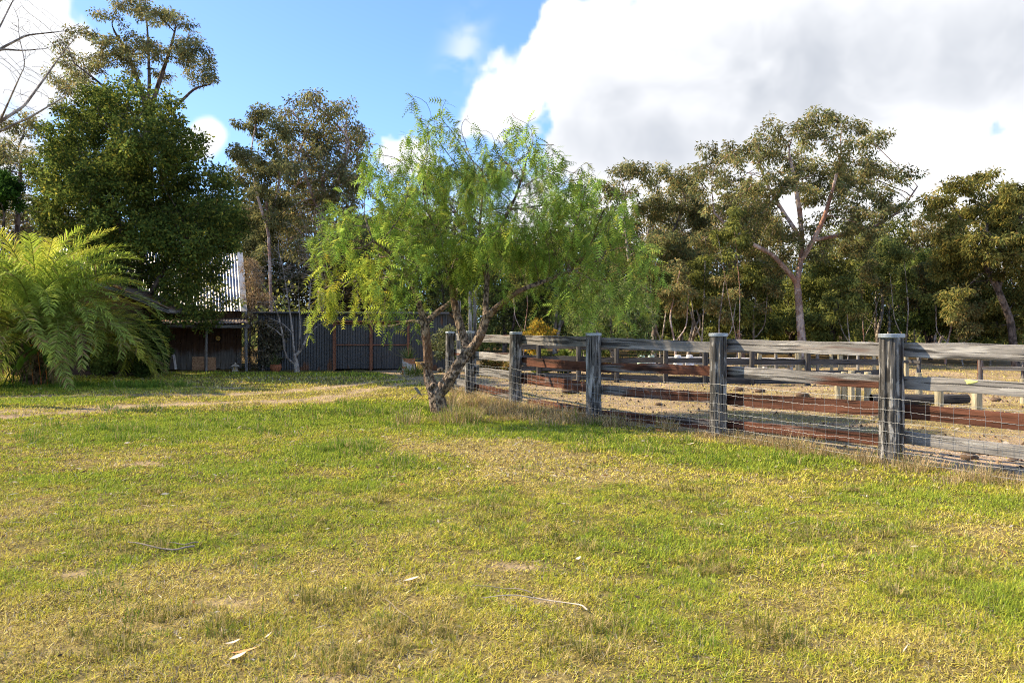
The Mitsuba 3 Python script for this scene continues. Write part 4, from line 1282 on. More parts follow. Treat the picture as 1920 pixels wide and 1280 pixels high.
SAP = [(1236, 31, 470, 1), (1268, 30, 500, -1), (1312, 31.5, 480, 1), (1352, 30.5, 520, -1), (1378, 30, 400, 1), (1418, 33, 500, -1), (1588, 31, 520, 1), (1622, 33, 500, -1), (1692, 31, 470, 1), (1722, 33, 500, -1), (1772, 31, 520, 1), (1806, 30, 540, -1), (1856, 30.5, 560, 1), (1094, 33, 480, -1), (982, 34, 470, 1)]
ORD = ['first', 'second', 'third', 'fourth', 'fifth', 'sixth', 'seventh', 'eighth', 'ninth', 'tenth', 'eleventh', 'twelfth', 'thirteenth', 'fourteenth', 'fifteenth']
for rank, (px, d, ytop, sg) in enumerate(sorted(SAP)):
    rgq = np.random.default_rng(1500 + rank)
    yb = HOR + EYE * F / d + 3
    j = lambda v: rgq.uniform(-v, v)
    w0 = rgq.uniform(1.1, 2.5)
    lm = [[(px, yb, w0), (px + 4 * sg + j(5), yb - 45, w0 * .9), (px + 8 * sg + j(8), (yb + ytop) / 2, w0 * .7), (px + j(12), ytop + 10, w0 * .4)],
          [(px + 4 * sg, yb - 45, w0 * .6), (px - 14 * sg + j(6), (yb + ytop) / 2 + 20, w0 * .5), (px - 24 * sg + j(8), ytop + 45, w0 * .3)]]
    tree('sapling', 'slender pale stemmed sapling behind the yard, ' + ORD[rank] + ' from the left', 'tree', 1500 + rank, lm, [(px + j(10), ytop + 8, 20), (px - 22 * sg, ytop + 40, 20), (px + 14 * sg, ytop + 50, 18), (px + j(20), ytop + 80, 16)], d, .5, 9, .18,
         GUM if rank % 2 else OLIVE, (.14, .055), 3.2, .24, .006, 'bark_gum' if rank % 3 == 0 else 'bark_grey', .7, .85, group='slender saplings behind the yard', ks=((.04, 6), (0, 3)))

# the far row of the wood: copies of three trees
rg = np.random.default_rng(77)
FAR = [(1150, 58, 420, 0), (1250, 62, 430, 1), (1345, 56, 440, 2), (1440, 64, 455, 0), (1530, 58, 460, 1), (1620, 62, 455, 2), (1700, 56, 462, 0), (1785, 60, 440, 1), (1880, 58, 400, 2), (1985, 60, 390, 0), (2080, 58, 380, 1), (2180, 56, 370, 2), (2300, 58, 380, 0), (1050, 60, 430, 2), (960, 58, 420, 0), (870, 62, 410, 1), (780, 58, 400, 2), (690, 60, 380, 0), (590, 62, 360, 1), (490, 64, 360, 2), (400, 60, 350, 0), (300, 62, 380, 1), (190, 58, 390, 2), (80, 60, 390, 0), (-40, 58, 380, 1), (-150, 60, 380, 2)]
protos = {}
for i, (px, d, ytop, kind_) in enumerate(FAR):
    H = EYE + (HOR - ytop) * d / F
    if kind_ not in protos:
        h = 9.0
        rgp = np.random.default_rng(1200 + kind_)
        cl = []
        for _ in range(16):
            a_, rr_ = rgp.uniform(0, 6.28), rgp.uniform(.3, 2.4)
            z_ = rgp.uniform(.18, .93) * h
            wf = 1 - .45 * max(0, z_ / h - .55)
            cl.append((rr_ * wf * math.cos(a_), rr_ * wf * math.sin(a_), z_, 1.15, 1.15, .9))
        lm = [[(0, 0, -.1, .17), (.1, 0, 2.5, .15), (-.1, .1, 5, .11), (.1, 0, 7.5, .05)], [(0, 0, .8, .1), (.6, .3, 3, .08), (1.0, .5, 5.5, .05)], [(0, 0, .5, .1), (-.6, -.2, 3, .08), (-1.0, .3, 5, .05)]]
        k = tree('far_tree', '', 'tree', 1200 + kind_, lm, cl, 0, 0, 2.2, .42, [(.10, .115, .05), (.16, .155, .065), (.22, .175, .075), (.075, .09, .045)], (.30, .14), 6.5, .55, .02, 'bark_dark', .5, world=True, group='trees of the far woodland row', ks=((.05, 5), (0, 3)))
        protos[kind_] = (scene[f'{k}__trunk'], scene[f'{k}__crown'])
        for s in ('trunk', 'crown'):
            del scene[f'{k}__{s}']
        kk = k
    else:
        kk = key_for('far_tree')
        labels[kk] = {}
    labels[kk] = {'label': 'dark background tree of the far woodland row, mostly hidden by nearer trees', 'category': 'tree', 'group': 'trees of the far woodland row'}
    m = T().translate([(px - CX) * d / F, d, 0]).rotate([0, 0, 1], float(rg.uniform(0, 360))).scale([H / 9 * float(rg.uniform(.95, 1.15)), H / 9, H / 9])
    for s, dct in zip(('trunk', 'crown'), protos[kind_]):
        scene[f'{kk}__{s}'] = {**dct, 'to_world': m}

# the undergrowth of the wood, far off, one mass
rg = np.random.default_rng(88)
cl = []
for i in range(230):
    dd = rg.uniform(46, 62)
    xx = rg.uniform(-.95, .95) * dd
    hz = rg.uniform(.8, 3.4)
    cl.append((xx, dd, hz * .55, rg.uniform(1.2, 2.4), rg.uniform(1, 1.8), hz * .75))
ci = np.array(cl)
n = 62000
i = rg.integers(0, len(ci), n)
v = rg.normal(size=(n, 3))
v /= np.linalg.norm(v, axis=1, keepdims=True)
pos = ci[i, :3] + v * (rg.random(n) ** .4)[:, None] * ci[i, 3:]
pos[:, 2] = np.abs(pos[:, 2]) + .05
tone = np.clip(1 + .35 * rg.normal(size=len(ci)), .5, 1.7)[i][:, None]
m, c = leaves(rg, pos, v + rg.normal(0, .5, (n, 3)) + [0, 0, -.3], rg.uniform(.22, .42, n), rg.uniform(.12, .2, n), colour_set(rg, n, OLIVE + DARK) * tone, .1)
lab(obj('undergrowth', m, 'leaf', color=c), label='dense far undergrowth of the wood behind the trees', category='undergrowth', kind='stuff')

# shrubs
tree('green_bush', 'tall pale green leafy bush behind the fence, left of centre post', 'bush', 31, [[(1150, 705, 4), (1148, 650, 3.5), (1146, 600, 3), (1142, 560, 2)], [(1148, 660, 3), (1110, 610, 2, -.4), (1095, 580, 1.5)], [(1148, 660, 3), (1190, 600, 2, .4), (1200, 560, 1.5)]],
     [(1145, 545, 34), (1110, 560, 30), (1180, 560, 34), (1095, 595, 30), (1140, 600, 40), (1190, 605, 36), (1215, 580, 24), (1110, 635, 34), (1160, 645, 40), (1205, 640, 28)], 23.5, .7, 40, .2, [(.15, .21, .06), (.22, .28, .09), (.10, .16, .045), (.30, .34, .14)], (.13, .045), 9, .20, .006, 'bark_grey', .6, .95, tips_only=False)
tree('yellow_bush', 'small yellow flowering bush just above the top rail beside the third post', 'bush', 32, [[(1012, 705, 2.4), (1012, 660, 2), (1010, 630, 1.4)]],
     [(1010, 620, 18), (990, 632, 14), (1030, 632, 15), (1005, 640, 20)], 24, .3, 120, .13, [(.40, .30, .04), (.52, .36, .05), (.20, .22, .05), (.34, .20, .04)], (.08, .05), 1.6, .13, .005, 'bark_grey', .2, .95, tips_only=False)
for q, (px, py, w, lb) in enumerate(((1015, 685, 26, 'low green bush seen between the rails right of the third post'), (1065, 682, 26, 'low green bush seen between the rails left of the fourth post'), (1110, 684, 20, 'low green bush behind the fourth post'),
                                     (930, 690, 24, 'yellowish low bush seen between the rails left of the third post'), (1150, 690, 20, 'low bush with reddish leaves between the rails right of the fourth post'))):
    cs = [(.16, .21, .05), (.10, .16, .035), (.24, .27, .07)] if q < 3 else [(.26, .22, .06), (.16, .17, .05), (.30, .16, .06)]
    tree('low_bush', lb, 'bush', 40 + q, [[(px, 708, 2.0), (px, 696, 1.6), (px + 2, py, 1.2)]], [(px, py - 12, w * .62), (px - w * .55, py - 4, w * .5), (px + w * .55, py - 4, w * .5), (px, py + 8, w * .6)], 24.6, .3, 130, .13, cs, (.09, .055), 2.4, .13, .005, 'bark_grey', .2, .9, tips_only=False)
tree('garden_bush', 'pale leafy bush against the iron wall right of the left stem', 'bush', 46, [[(850, 700, 2.4), (850, 675, 2), (848, 650, 1.5)]], [(840, 640, 22), (862, 655, 20), (835, 660, 16), (850, 625, 16), (812, 648, 12)], 24.8, .3, 90, .14,
     [(.20, .22, .10), (.28, .29, .14), (.13, .16, .06)], (.10, .055), 2.0, .15, .005, 'bark_grey', .3, .95, tips_only=False)
tree('tall_shrub', 'dark green clipped shrub with bright tips beside the left end of the timber lean-to', 'shrub', 47, [[(296, 705, 3), (296, 660, 2.6), (296, 610, 2)]], [(288, 600, 14), (276, 615, 18), (302, 622, 14), (284, 640, 22), (296, 660, 18), (276, 665, 20), (286, 688, 20)], 23.8, .4, 120, .15,
     [(.05, .085, .025), (.08, .12, .03), (.13, .17, .04), (.20, .22, .06)], (.09, .055), 7, .15, .005, 'bark_dark', .1, .95, wts=[.4, .35, .2, .05], tips_only=False)
tree('tall_shrub', 'dark leafy shrub against the cottage wall, mostly behind the palm', 'shrub', 49, [[(232, 705, 3), (232, 660, 2.6), (232, 620, 2)]], [(232, 622, 22), (214, 640, 22), (250, 645, 20), (230, 665, 26), (205, 672, 22), (252, 682, 20), (190, 650, 18), (180, 680, 20)], 24.05, .15, 100, .16,
     [(.13, .19, .05), (.19, .25, .06), (.26, .29, .08)], (.10, .055), 8, .16, .006, 'bark_dark', .1, .95)
tree('round_tree', 'small round deep green tree top at the left edge above the palm', 'tree', 48, [[(2, 700, 5), (4, 560, 4), (6, 440, 3), (8, 400, 2)]], [(10, 365, 26), (-14, 370, 26), (26, 378, 15), (0, 345, 18), (-30, 390, 22)], 24, .4, 90, .16,
     [(.04, .10, .02), (.07, .15, .025), (.03, .07, .018)], (.10, .065), 6, .18, .006, 'bark_dark', .15, .95, tips_only=False)

# bare trees
BT = [[(x, y, r * .72, *o) for x, y, r, *o in l] for l in [[(-190, 800, 14), (-180, 600, 13), (-160, 430, 12), (-130, 340, 9)], [(-130, 340, 7), (-60, 275, 5.5), (0, 228, 4.6), (45, 200, 3.8, .3), (78, 155, 3, .5), (110, 110, 2, .6), (148, 62, 1, .7)],
      [(-60, 275, 4.4), (0, 246, 3.4, -.4), (60, 218, 2.6, -.6), (120, 182, 1.6, -.7)], [(-160, 430, 8), (-90, 200, 6, .8), (-40, 130, 4.5, 1), (0, 92, 3.6, 1.2), (50, 66, 2.4, 1.3), (126, 58, 1.2, 1.4)],
      [(-40, 130, 4, 1), (0, 92, 3, .8), (40, 95, 2, .8), (84, 92, 1.2, .8)], [(-90, 200, 5, .8), (-50, 60, 4, .5), (-10, 10, 3, .5), (40, -30, 2, .5)], [(0, 228, 3), (30, 160, 2, -.4), (46, 125, 1.1, -.6)], [(-40, 130, 3, 1), (10, 30, 2, 1.6), (30, -10, 1.2, 1.7)]]]
tree('bare_tree', 'leafless grey tree reaching in from the left edge against the sky', 'tree', 51, BT, [(120, 80, 36), (60, 60, 40), (20, 20, 40), (110, 160, 34), (60, 130, 36), (20, 100, 36), (30, 190, 34), (80, 190, 30), (10, 290, 30), (70, 30, 30), (140, 120, 20)], 16, .9, 40, .10, GUM, per_tip=0,
     tip=.0032, bark_mat='bark_grey', di=1.6, ks=((.03, 8), (.012, 5), (0, 3)), cap=.02)
BS = [[(x, y, r * .66, *o) for x, y, r, *o in l] for l in [[(557, 697, 8), (555, 680, 7), (553, 668, 6)], [(555, 684, 4), (538, 672, 3.2), (533, 655, 3), (531, 632, 2.8), (524, 600, 2.2), (512, 560, 1.6)], [(553, 668, 4), (550, 650, 3.2), (549, 625, 2.8), (545, 595, 2.4), (538, 550, 1.8), (530, 500, 1.2)],
      [(553, 668, 4.4), (566, 655, 3.6), (574, 635, 3.2), (577, 605, 2.8), (580, 570, 2.2), (582, 530, 1.6), (590, 470, 1.1)], [(577, 605, 2), (600, 590, 1.6), (625, 580, 1.2)], [(560, 662, 2.6), (562, 640, 2), (563, 610, 1.6), (560, 560, 1.2)], [(531, 632, 1.8), (512, 614, 1.3), (496, 608, .9)],
      [(549, 625, 1.6), (530, 606, 1.2), (505, 596, .9)], [(574, 635, 1.8), (590, 615, 1.3), (612, 600, .9)]]]
tree('bare_shrub', 'bare many stemmed deciduous shrub in front of the iron shed', 'shrub', 52, BS, [(550, 480, 50), (510, 510, 36), (590, 490, 46), (530, 560, 30), (600, 550, 32), (560, 540, 34), (620, 440, 36), (570, 420, 38), (500, 570, 22), (625, 520, 26), (520, 450, 30), (640, 590, 16), (500, 610, 12)], 25.4, .9, 60, .12, GUM, per_tip=0,
     tip=.0042, bark_mat='bark_grey', di=2.2, ks=((.03, 7), (.012, 5), (0, 3)), cap=.02)
tree('dry_creeper', 'tangle of dry straw coloured creeper between the timber lean-to and iron shed', 'creeper', 53, [[(468, 700, 2.2), (468, 650, 2), (470, 600, 1.6), (474, 560, 1.2)], [(468, 660, 1.8), (460, 620, 1.4), (464, 580, 1)]],
     [(468, 660, 12), (466, 620, 13), (472, 590, 15), (470, 560, 15), (476, 530, 17), (468, 500, 14), (490, 560, 16), (468, 680, 11)], 27.9, .3, 380, .085, [(.36, .27, .16), (.48, .38, .25), (.24, .17, .10)], (.16, .02), 4.5, .14, .005, 'bark_twig', .5, .95, mat='leaf_matt', tips_only=False, ks=((.02, 5), (0, 3)))

tree('dry_creeper', 'dull grey brown creeper climbing the left end of the iron shed wall', 'creeper', 54, [[(492, 700, 1.6), (494, 660, 1.3), (496, 620, 1), (500, 596, .8)], [(494, 660, 1.2), (510, 640, 1), (520, 615, .8)], [(493, 680, 1.2), (508, 668, 1)]],
     [(492, 610, 12), (508, 615, 14), (495, 640, 14), (515, 645, 13), (495, 670, 14), (512, 672, 12), (530, 625, 10), (492, 690, 10)], 27.0, .04, 300, .085, [(.15, .135, .085), (.10, .11, .06), (.21, .17, .11), (.12, .10, .07)], (.10, .055), 2.6, .13, .005, 'bark_grey', .5, .95, mat='leaf_matt', ks=((.02, 5), (0, 3)))

# ------------------------------------------------------------------ the palm with bird-of-paradise plants
palm = thing('palm', 'large arching feather leaved palm at left with drooping fronds to the ground', 'palm')
PB = np.array([*G(70, 722)[:2], 0.0])
rg = np.random.default_rng(61)
prof = [(.36, -.1), (.40, .1), (.34, .35), (.38, .55), (.33, .8), (.36, 1.0), (.28, 1.25), (.14, 1.45)]
v, f = lathe(prof, 22, PB)
v = v + rg.normal(0, .025, v.shape)
obj('trunk', (v, f), 'palm_trunk', palm)


def frond(rg, az, el, L, col, dry):
    """A feather frond: midrib arching out and down, V-set leaflets drooping at their tips."""
    m = 30
    t = np.linspace(0, 1, m)
    drp = min((1.15 + .95 * np.clip(1.2 - el, 0, 1) + .4 * rg.random()) if el > -.1 else .5, el + 1.62)
    th = el - drp * t ** 1.8
    dh, dz = np.cos(th), np.sin(th)
    hh = np.concatenate([[0], np.cumsum(dh[:-1])]) * L / m
    zz = np.concatenate([[0], np.cumsum(dz[:-1])]) * L / m
    a = az + .25 * rg.normal() * t ** 2
    base = PB + [0, 0, rg.uniform(.95, 1.35)]
    c = base + np.stack([hh * np.cos(a), hh * np.sin(a), zz], -1)
    c[:, 2] = np.maximum(c[:, 2], .04 + .03 * rg.random())
    tang = np.gradient(c, axis=0)
    tang /= np.maximum(np.linalg.norm(tang, axis=1, keepdims=True), 1e-6)
    side = np.stack([-np.sin(a), np.cos(a), 0 * a], -1)
    up = np.cross(tang, side)
    up *= np.sign(up[:, 2:3] + 1e-6)
    rv, rf = tube(c, .020 * (1 - .85 * t) + .002, 4, False)
    Vs, Fs, Cs = [rv], [rf], [np.tile(np.array([[.34, .36, .10]]) * rg.uniform(.7, 1.1), (len(rv), 1))]
    at = len(rv)
    q = np.linspace(.08, .995, 88)
    q = np.clip(q + rg.normal(0, .006, len(q)), 0, 1)
    ci = np.stack([np.interp(q, t, c[:, k]) for k in range(3)], -1)
    ti = np.stack([np.interp(q, t, tang[:, k]) for k in range(3)], -1)
    si = np.stack([np.interp(q, t, side[:, k]) for k in range(3)], -1)
    ui = np.stack([np.interp(q, t, up[:, k]) for k in range(3)], -1)
    ll = (.41 * np.sin(np.pi * np.clip(q * .92 + .06, 0, 1)) ** .7 + .05) * (L / 3.2) * rg.uniform(.85, 1.1, len(q))
    for sg in (1, -1):
        dd = si * sg * .62 + ti * .72 + ui * rg.uniform(.0, .55, (len(q), 1)) + rg.normal(0, .08, (len(q), 3))
        dd /= np.linalg.norm(dd, axis=1, keepdims=True)
        d2 = dd + np.array([0, 0, -1.0]) * rg.uniform(.1, .65, (len(q), 1))
        d2 /= np.linalg.norm(d2, axis=1, keepdims=True)
        w = np.cross(dd, ui)
        w /= np.maximum(np.linalg.norm(w, axis=1, keepdims=True), 1e-6)
        w *= (.0105 * L / 3)
        mid = ci + dd * (ll * .55)[:, None]
        tip = mid + d2 * (ll * .48)[:, None]
        tip[:, 2] = np.maximum(tip[:, 2], .02)
        Vs.append(np.stack([ci - w * .6, ci + w * .6, mid + w, mid - w, tip], 1).reshape(-1, 3))
        b = np.arange(len(q))[:, None] * 5 + at
        Fs.append(np.vstack([b + [0, 1, 2], b + [0, 2, 3], b + [3, 2, 4]]))
        cc = np.tile(col, (len(q), 1)) * rg.uniform(.6, 1.35, (len(q), 1))
        if dry > 0:
            dm = (rg.random(len(q)) < dry)[:, None]
            cc = np.where(dm, mixc((.30, .20, .09), (.48, .38, .20), rg.random(len(q))), cc)
        Cs.append(np.repeat(cc, 5, 0))
        at += 5 * len(q)
    return (np.vstack(Vs), np.vstack(Fs)), np.vstack(Cs)


nfr = 136
for i in range(nfr):
    az = i * 2.399963 + rg.normal(0, .12)
    u = (i + .5) / nfr
    el = 1.45 - 1.28 * u ** 1.1 + rg.normal(0, .08)
    L = (3.5 + .55 * u) * rg.uniform(.86, 1.06)
    col = np.array([.38, .49, .07]) * (1 - u) + np.array([.33, .42, .11]) * u
    if rg.random() < .25:
        col = np.array([.52, .54, .09])
    m, c = frond(rg, az, el, L, col, .02 if u < .6 else .18 * (u - .4) * 2)
    obj('frond', m, 'leaf', palm, color=np.clip(c, .01, .8))
for i in range(16):
    az = rg.uniform(0, 6.283)
    m, c = frond(rg, az, rg.uniform(-.75, -.25), rg.uniform(1.3, 2.2), np.array([.24, .15, .07]), .9)
    k = obj('dead_frond', m, 'leaf_matt', palm, color=np.clip(c * .75, .01, .8))


def paddle(rg, base, az, h, tilt, size):
    st = []
    t = np.linspace(0, 1, 8)
    lean = tilt * t ** 1.5
    c = base + np.stack([np.cos(az) * lean * h, np.sin(az) * lean * h, h * t * (1 - .15 * tilt * t)], -1)
    sv, sf = tube(c, .012 * (1 - .4 * t), 5, False)
    tang = c[-1] - c[-2]
    tang /= np.linalg.norm(tang)
    m = 10
    q = np.linspace(0, 1, m)
    side = np.array([-math.sin(az), math.cos(az), 0])
    up = np.cross(side, tang)
    cc = c[-1] + tang * (q * size)[:, None] + np.array([math.cos(az), math.sin(az), -.6]) * (.22 * size * q ** 2)[:, None]
    w = .17 * size * np.sin(np.pi * np.clip(q * .95 + .03, 0, 1)) ** .75
    L_ = cc + side * w[:, None] + up * (.4 * w)[:, None]
    R_ = cc - side * w[:, None] + up * (.4 * w)[:, None]
    V = np.vstack([L_, cc, R_])
    f = []
    for rr in (0, m):
        for i in range(m - 1):
            f += [[rr + i, rr + i + 1, rr + m + i + 1], [rr + i, rr + m + i + 1, rr + m + i]]
    return join([(sv, sf), (V, np.array(f))])


for px, py, nl, fl, lb in ((45, 722, 12, 0, 'clump of paddle leaved plants at the left foot of the palm'), (92, 721, 14, 3, 'clump of paddle leaved plants with orange flowers at the front foot of the palm'), (15, 727, 9, 0, 'low clump of paddle leaved plants at the left edge below the palm')):
    t = thing('bird_of_paradise_plant', lb, 'plant')
    c = ground_pt(px, py + 2)
    for i in range(nl):
        base = c + np.array([rg.normal(0, .18), rg.normal(0, .14), -.03])
        hh = rg.uniform(.45, 1.0)
        mp = paddle(rg, base, rg.uniform(0, 6.28), hh, rg.uniform(.15, .7), rg.uniform(.4, .62))
        col = np.tile(colour_set(rg, 1, [(.10, .20, .03), (.17, .28, .04), (.07, .14, .03)]), (len(mp[0]), 1))
        obj('leaf', mp, 'leaf', t, color=col, smooth=True)
    for i in range(fl):
        b0_ = P((55, 70, 82)[i], (655, 652, 662)[i], c[1] - .25)
        stem = tube(np.linspace([b0_[0] + .05, b0_[1] + .1, 0], b0_, 6), .009, 5)
        pet = [stem]
        for a_ in np.linspace(-1.0, 1.1, 6):
            dv = np.array([math.sin(a_) * .8, -.25, math.cos(a_)])
            pet.append(tube(b0_ + dv * np.linspace(0, .17, 5)[:, None], np.array([.006, .022, .024, .014, .002]), 4))
        obj('flower', join(pet), 'orange_petal', t, smooth=True)

# ------------------------------------------------------------------ the barn with its timber lean-to
ey = np.array([-1.0, 2.5]) / math.hypot(1.0, 2.5)      # towards the back
exl = np.array([-ey[1], ey[0]])                         # along the eave, to the left
if exl[0] > 0:
    exl = -exl
E0 = P(460, 583, 27.5)[:2]


def B(s, t, z):
    """A point of the barn: s metres left of its right front corner, t metres behind the eave."""
    q = E0 + exl * s + ey * t
    return np.array([q[0], q[1], z])


def bbox_(s0, s1, t0, t1, z0, z1):
    v = np.array([B(s, t, z) for s in (s0, s1) for t in (t0, t1) for z in (z0, z1)])
    m = trimesh.Trimesh(v, mikit.meshkit.trimesh.convex.convex_hull(v).faces if False else trimesh.convex.convex_hull(v).faces * 0 + trimesh.convex.convex_hull(v).faces, process=False)
    h = trimesh.convex.convex_hull(v)
    return np.array(h.vertices), np.array(h.faces)


barn = thing('timber_barn', 'old timber barn with steep corrugated iron roof and open lean-to behind the palm', 'barn')
BL, EZ, RT, RZ_ = 7.0, 2.02, 2.7, 4.25
slope = np.array([ey[0] * RT, ey[1] * RT, RZ_ - EZ])
SLN = np.linalg.norm(slope)
slope /= SLN
exl3 = np.array([exl[0], exl[1], 0.0])
rf = obj('roof', corrugated(B(.14, 0, EZ), exl3, slope, BL, SLN, .10, .014, 8, 3, np.cross(slope, exl3) * np.sign(np.cross(slope, exl3)[2])), 'roof_iron', barn, smooth=True)
nr = np.cross(slope, exl3)
nr *= np.sign(nr[2])
h = trimesh.convex.convex_hull(np.array([B(s, 0, EZ) + slope * l + nr * o for s in (-.06, .13) for l in (-.03, SLN) for o in (-.02, .03)]))
obj('barge_flashing', (np.array(h.vertices), np.array(h.faces)), 'capping', rf)
obj('roof', corrugated(B(.02, RT, RZ_), exl3, np.array([ey[0] * RT, ey[1] * RT, EZ - RZ_]) / SLN, BL + .1, SLN, .10, .014, 4, 2), 'roof_iron', barn, smooth=True)
rgb_ = np.random.default_rng(71)
WT = .25
npl = 38
for i in range(npl):                                       # the front wall, plank by plank
    s0 = .1 + i * .178
    z1 = 2.03 if i < npl else 2.0
    o = rgb_.normal(0, .007)
    k = obj('wall_plank', bbox_(s0 + .004, s0 + .178 - rgb_.uniform(.004, .014), WT + o, WT + o + .024, rgb_.uniform(0, .05), z1), 'wall_planks', barn)
g = np.array([B(.1, WT + .01, 0), B(.1, 2 * RT - WT, 0), B(.1, WT + .01, 2.0), B(.1, 2 * RT - WT, 2.0), B(.1, RT, RZ_ - .15)])
for s_ in (.13, BL - .2):
    gg = np.array([[B(s_ + o, WT + .05, 0), B(s_ + o, 2 * RT - WT, 0), B(s_ + o, WT + .05, 2.0), B(s_ + o, 2 * RT - WT, 2.0), B(s_ + o, RT, RZ_ - .12)] for o in (0, .03)]).reshape(-1, 3)
    h = trimesh.convex.convex_hull(gg)
    obj('end_wall', (np.array(h.vertices), np.array(h.faces)), 'wall_planks', barn)
obj('back_wall', bbox_(.2, BL - .25, 2 * RT - WT, 2 * RT - WT + .03, 0, 2.0), 'wall_planks', barn)
FT = -.95                                                  # line of the lean-to posts
lr = corrugated(B(-.05, FT - .14, 1.60), exl3, np.array([ey[0], ey[1], .13]) / np.linalg.norm([1, .13]), 2.85, 1.30, .10, .012, 6, 2)
obj('lean_to_roof', lr, 'roof_rusty', barn, smooth=True)


def bplank(a, b, w, t, seed, name, mat, up=(0, 0, 1)):
    m, uv = plank(a, b, w, t, seed)
    return obj(name, m, mat, barn, uv=uv)


bplank(B(-.06, FT, 1.50), B(2.72, FT, 1.515), .115, .06, 701, 'beam', 'timber_grey')
for s_, r_ in ((.02, .048), (1.28, .045), (2.6, .05)):
    q = B(s_, FT + .075, 0)
    m, uv = round_post(q[0], q[1], -.15, 1.60, r_, int(710 + s_ * 10), 14, 7, .01)
    obj('lean_to_post', m, 'timber_grey', barn, uv=uv)
for s_ in (.05, .62, 1.15):
    bplank(B(s_, FT - .06, 1.575), B(s_, WT - .03, 1.715), .06, .04, 720 + int(s_ * 10), 'rafter', 'timber_dark')
# downpipe elbow at the corner
obj('downpipe', tube([B(-.02, .02, 1.98), B(-.02, .06, 1.92), B(-.02, .12, 1.82), B(-.02, .16, 1.72)], .04, 10), 'galvanised', barn, smooth=True)


def board(px0, px1, py0, tshift, lb, lean=.10):
    d = 27.0
    a, b = P(px0, py0, d), P(px1, py0, d)
    w = b[0] - a[0]
    zt = a[2] - .0
    V = []
    for (x, o) in ((0, 0), (w, 0), (w, 0), (0, 0)):
        pass
    n_ = -ey
    base = np.array([a[0], d - .0, 0.0])
    e = np.array([-exl[0], -exl[1], 0])
    hgt = a[2]
    back = np.array([ey[0], ey[1], 0])
    v = np.array([base + e * s * w + back * (tshift + lean * u + o) + np.array([0, 0, u * hgt + .005]) for s in (0, 1) for u in (0, 1) for o in (0, .016)])
    h = trimesh.convex.convex_hull(v)
    return lab(obj('chipboard_sheet', (np.array(h.vertices), np.array(h.faces)), 'chipboard'), label=lb, category='board')


board(360, 381.5, 669, 0, 'reddish chipboard sheet leaning in the lean-to, left of its middle post')
board(386, 404, 670, .05, 'reddish chipboard sheet leaning in the lean-to, right of its middle post')
m, uv = plank(P(330, 693, 26.6) + [0, 0, .02], P(324.5, 655, 27.0), .075, .03, 731, 6, up=(1, 0, 0))
lab(obj('white_plank', m, 'white_paint', uv=None), label='short white painted plank leaning at the left end of the lean-to', category='plank')
# bent cane frame hanging at the left
t = thing('cane_frame', 'bent cane frame hanging on the lean-to wall above the white plank', 'frame')
fr = P(334, 628, 27.25)


def cane(pts, name):
    p = np.array([P(a, b, 27.25 + o) for a, b, o in pts])
    tt = np.linspace(0, 1, 16)
    q = np.stack([np.interp(tt, np.linspace(0, 1, len(p)), p[:, i]) for i in range(3)], -1)
    obj(name, tube(q, .011, 6), 'cane', t, smooth=True)


cane(((328, 672, 0), (323, 655, 0), (319, 640, 0), (322, 630, 0), (328, 626, 0), (334, 630, 0), (340, 638, 0), (343, 646, 0), (342, 656, 0), (339, 664, 0), (338, 674, 0)), 'hoop')
cane(((334, 630, -.02), (334, 640, -.03), (331, 650, -.03), (329, 664, -.02)), 'strut')
cane(((329, 659, -.02), (334, 661, -.03), (340, 664, -.01)), 'strut')
cane(((320, 637, -.02), (328, 642, -.03), (334, 645, -.02)), 'strut')
cane(((334, 636, -.02), (340, 643, -.03), (343, 646, -.01)), 'strut')
# ornament on the wall and stone lantern
t = thing('wall_plate', 'small ochre plate hung on the dark plank wall of the lean-to', 'plate')
c = P(409, 634, 27.35)
v, f = lathe([(.02, -.012), (.06, -.008), (.085, .006), (.08, .012), (.05, .004), (.0, .002)], 18)
obj('dish', (np.stack([v[:, 0], -v[:, 2], v[:, 1]], -1) + c, f), 'ochre_plate', t, smooth=30)
v, f = lathe([(.018, 0), (.022, .006), (.010, .01), (.0, .012)], 10)
obj('boss', (np.stack([v[:, 0], -v[:, 2], v[:, 1]], -1) + c + [0, -.012, -.0], f), 'rust', t, smooth=30)
t = thing('stone_lantern', 'small stone garden lantern with pointed roof at the right end of the lean-to', 'lantern')
c = np.array([*P(441, 695, 26.55)[:2], 0.0])
sq = lambda w0, w1, z0, z1: (lambda h: (np.array(h.vertices), np.array(h.faces)))(trimesh.convex.convex_hull(np.array([c + [sx * (w0 if z == z0 else w1), sy * (w0 if z == z0 else w1), z] for sx in (-1, 1) for sy in (-1, 1) for z in (z0, z1)])))
obj('base', sq(.085, .07, 0, .05), 'sandstone', t)
for sx in (-1, 1):
    for sy in (-1, 1):
        v, f = box(c[0] + sx * .05 - .014, c[0] + sx * .05 + .014, c[1] + sy * .05 - .014, c[1] + sy * .05 + .014, .05, .165)
        obj('pillar', (v, f), 'sandstone', t)
obj('light_box', sq(.04, .04, .052, .163), 'yellow_glaze', t)
obj('roof', sq(.12, .03, .165, .245), 'sandstone', t)
obj('finial', lathe([(.028, .243), (.034, .262), (.02, .285), (.006, .305)], 10, (c[0], c[1], 0)), 'sandstone', t, smooth=True)

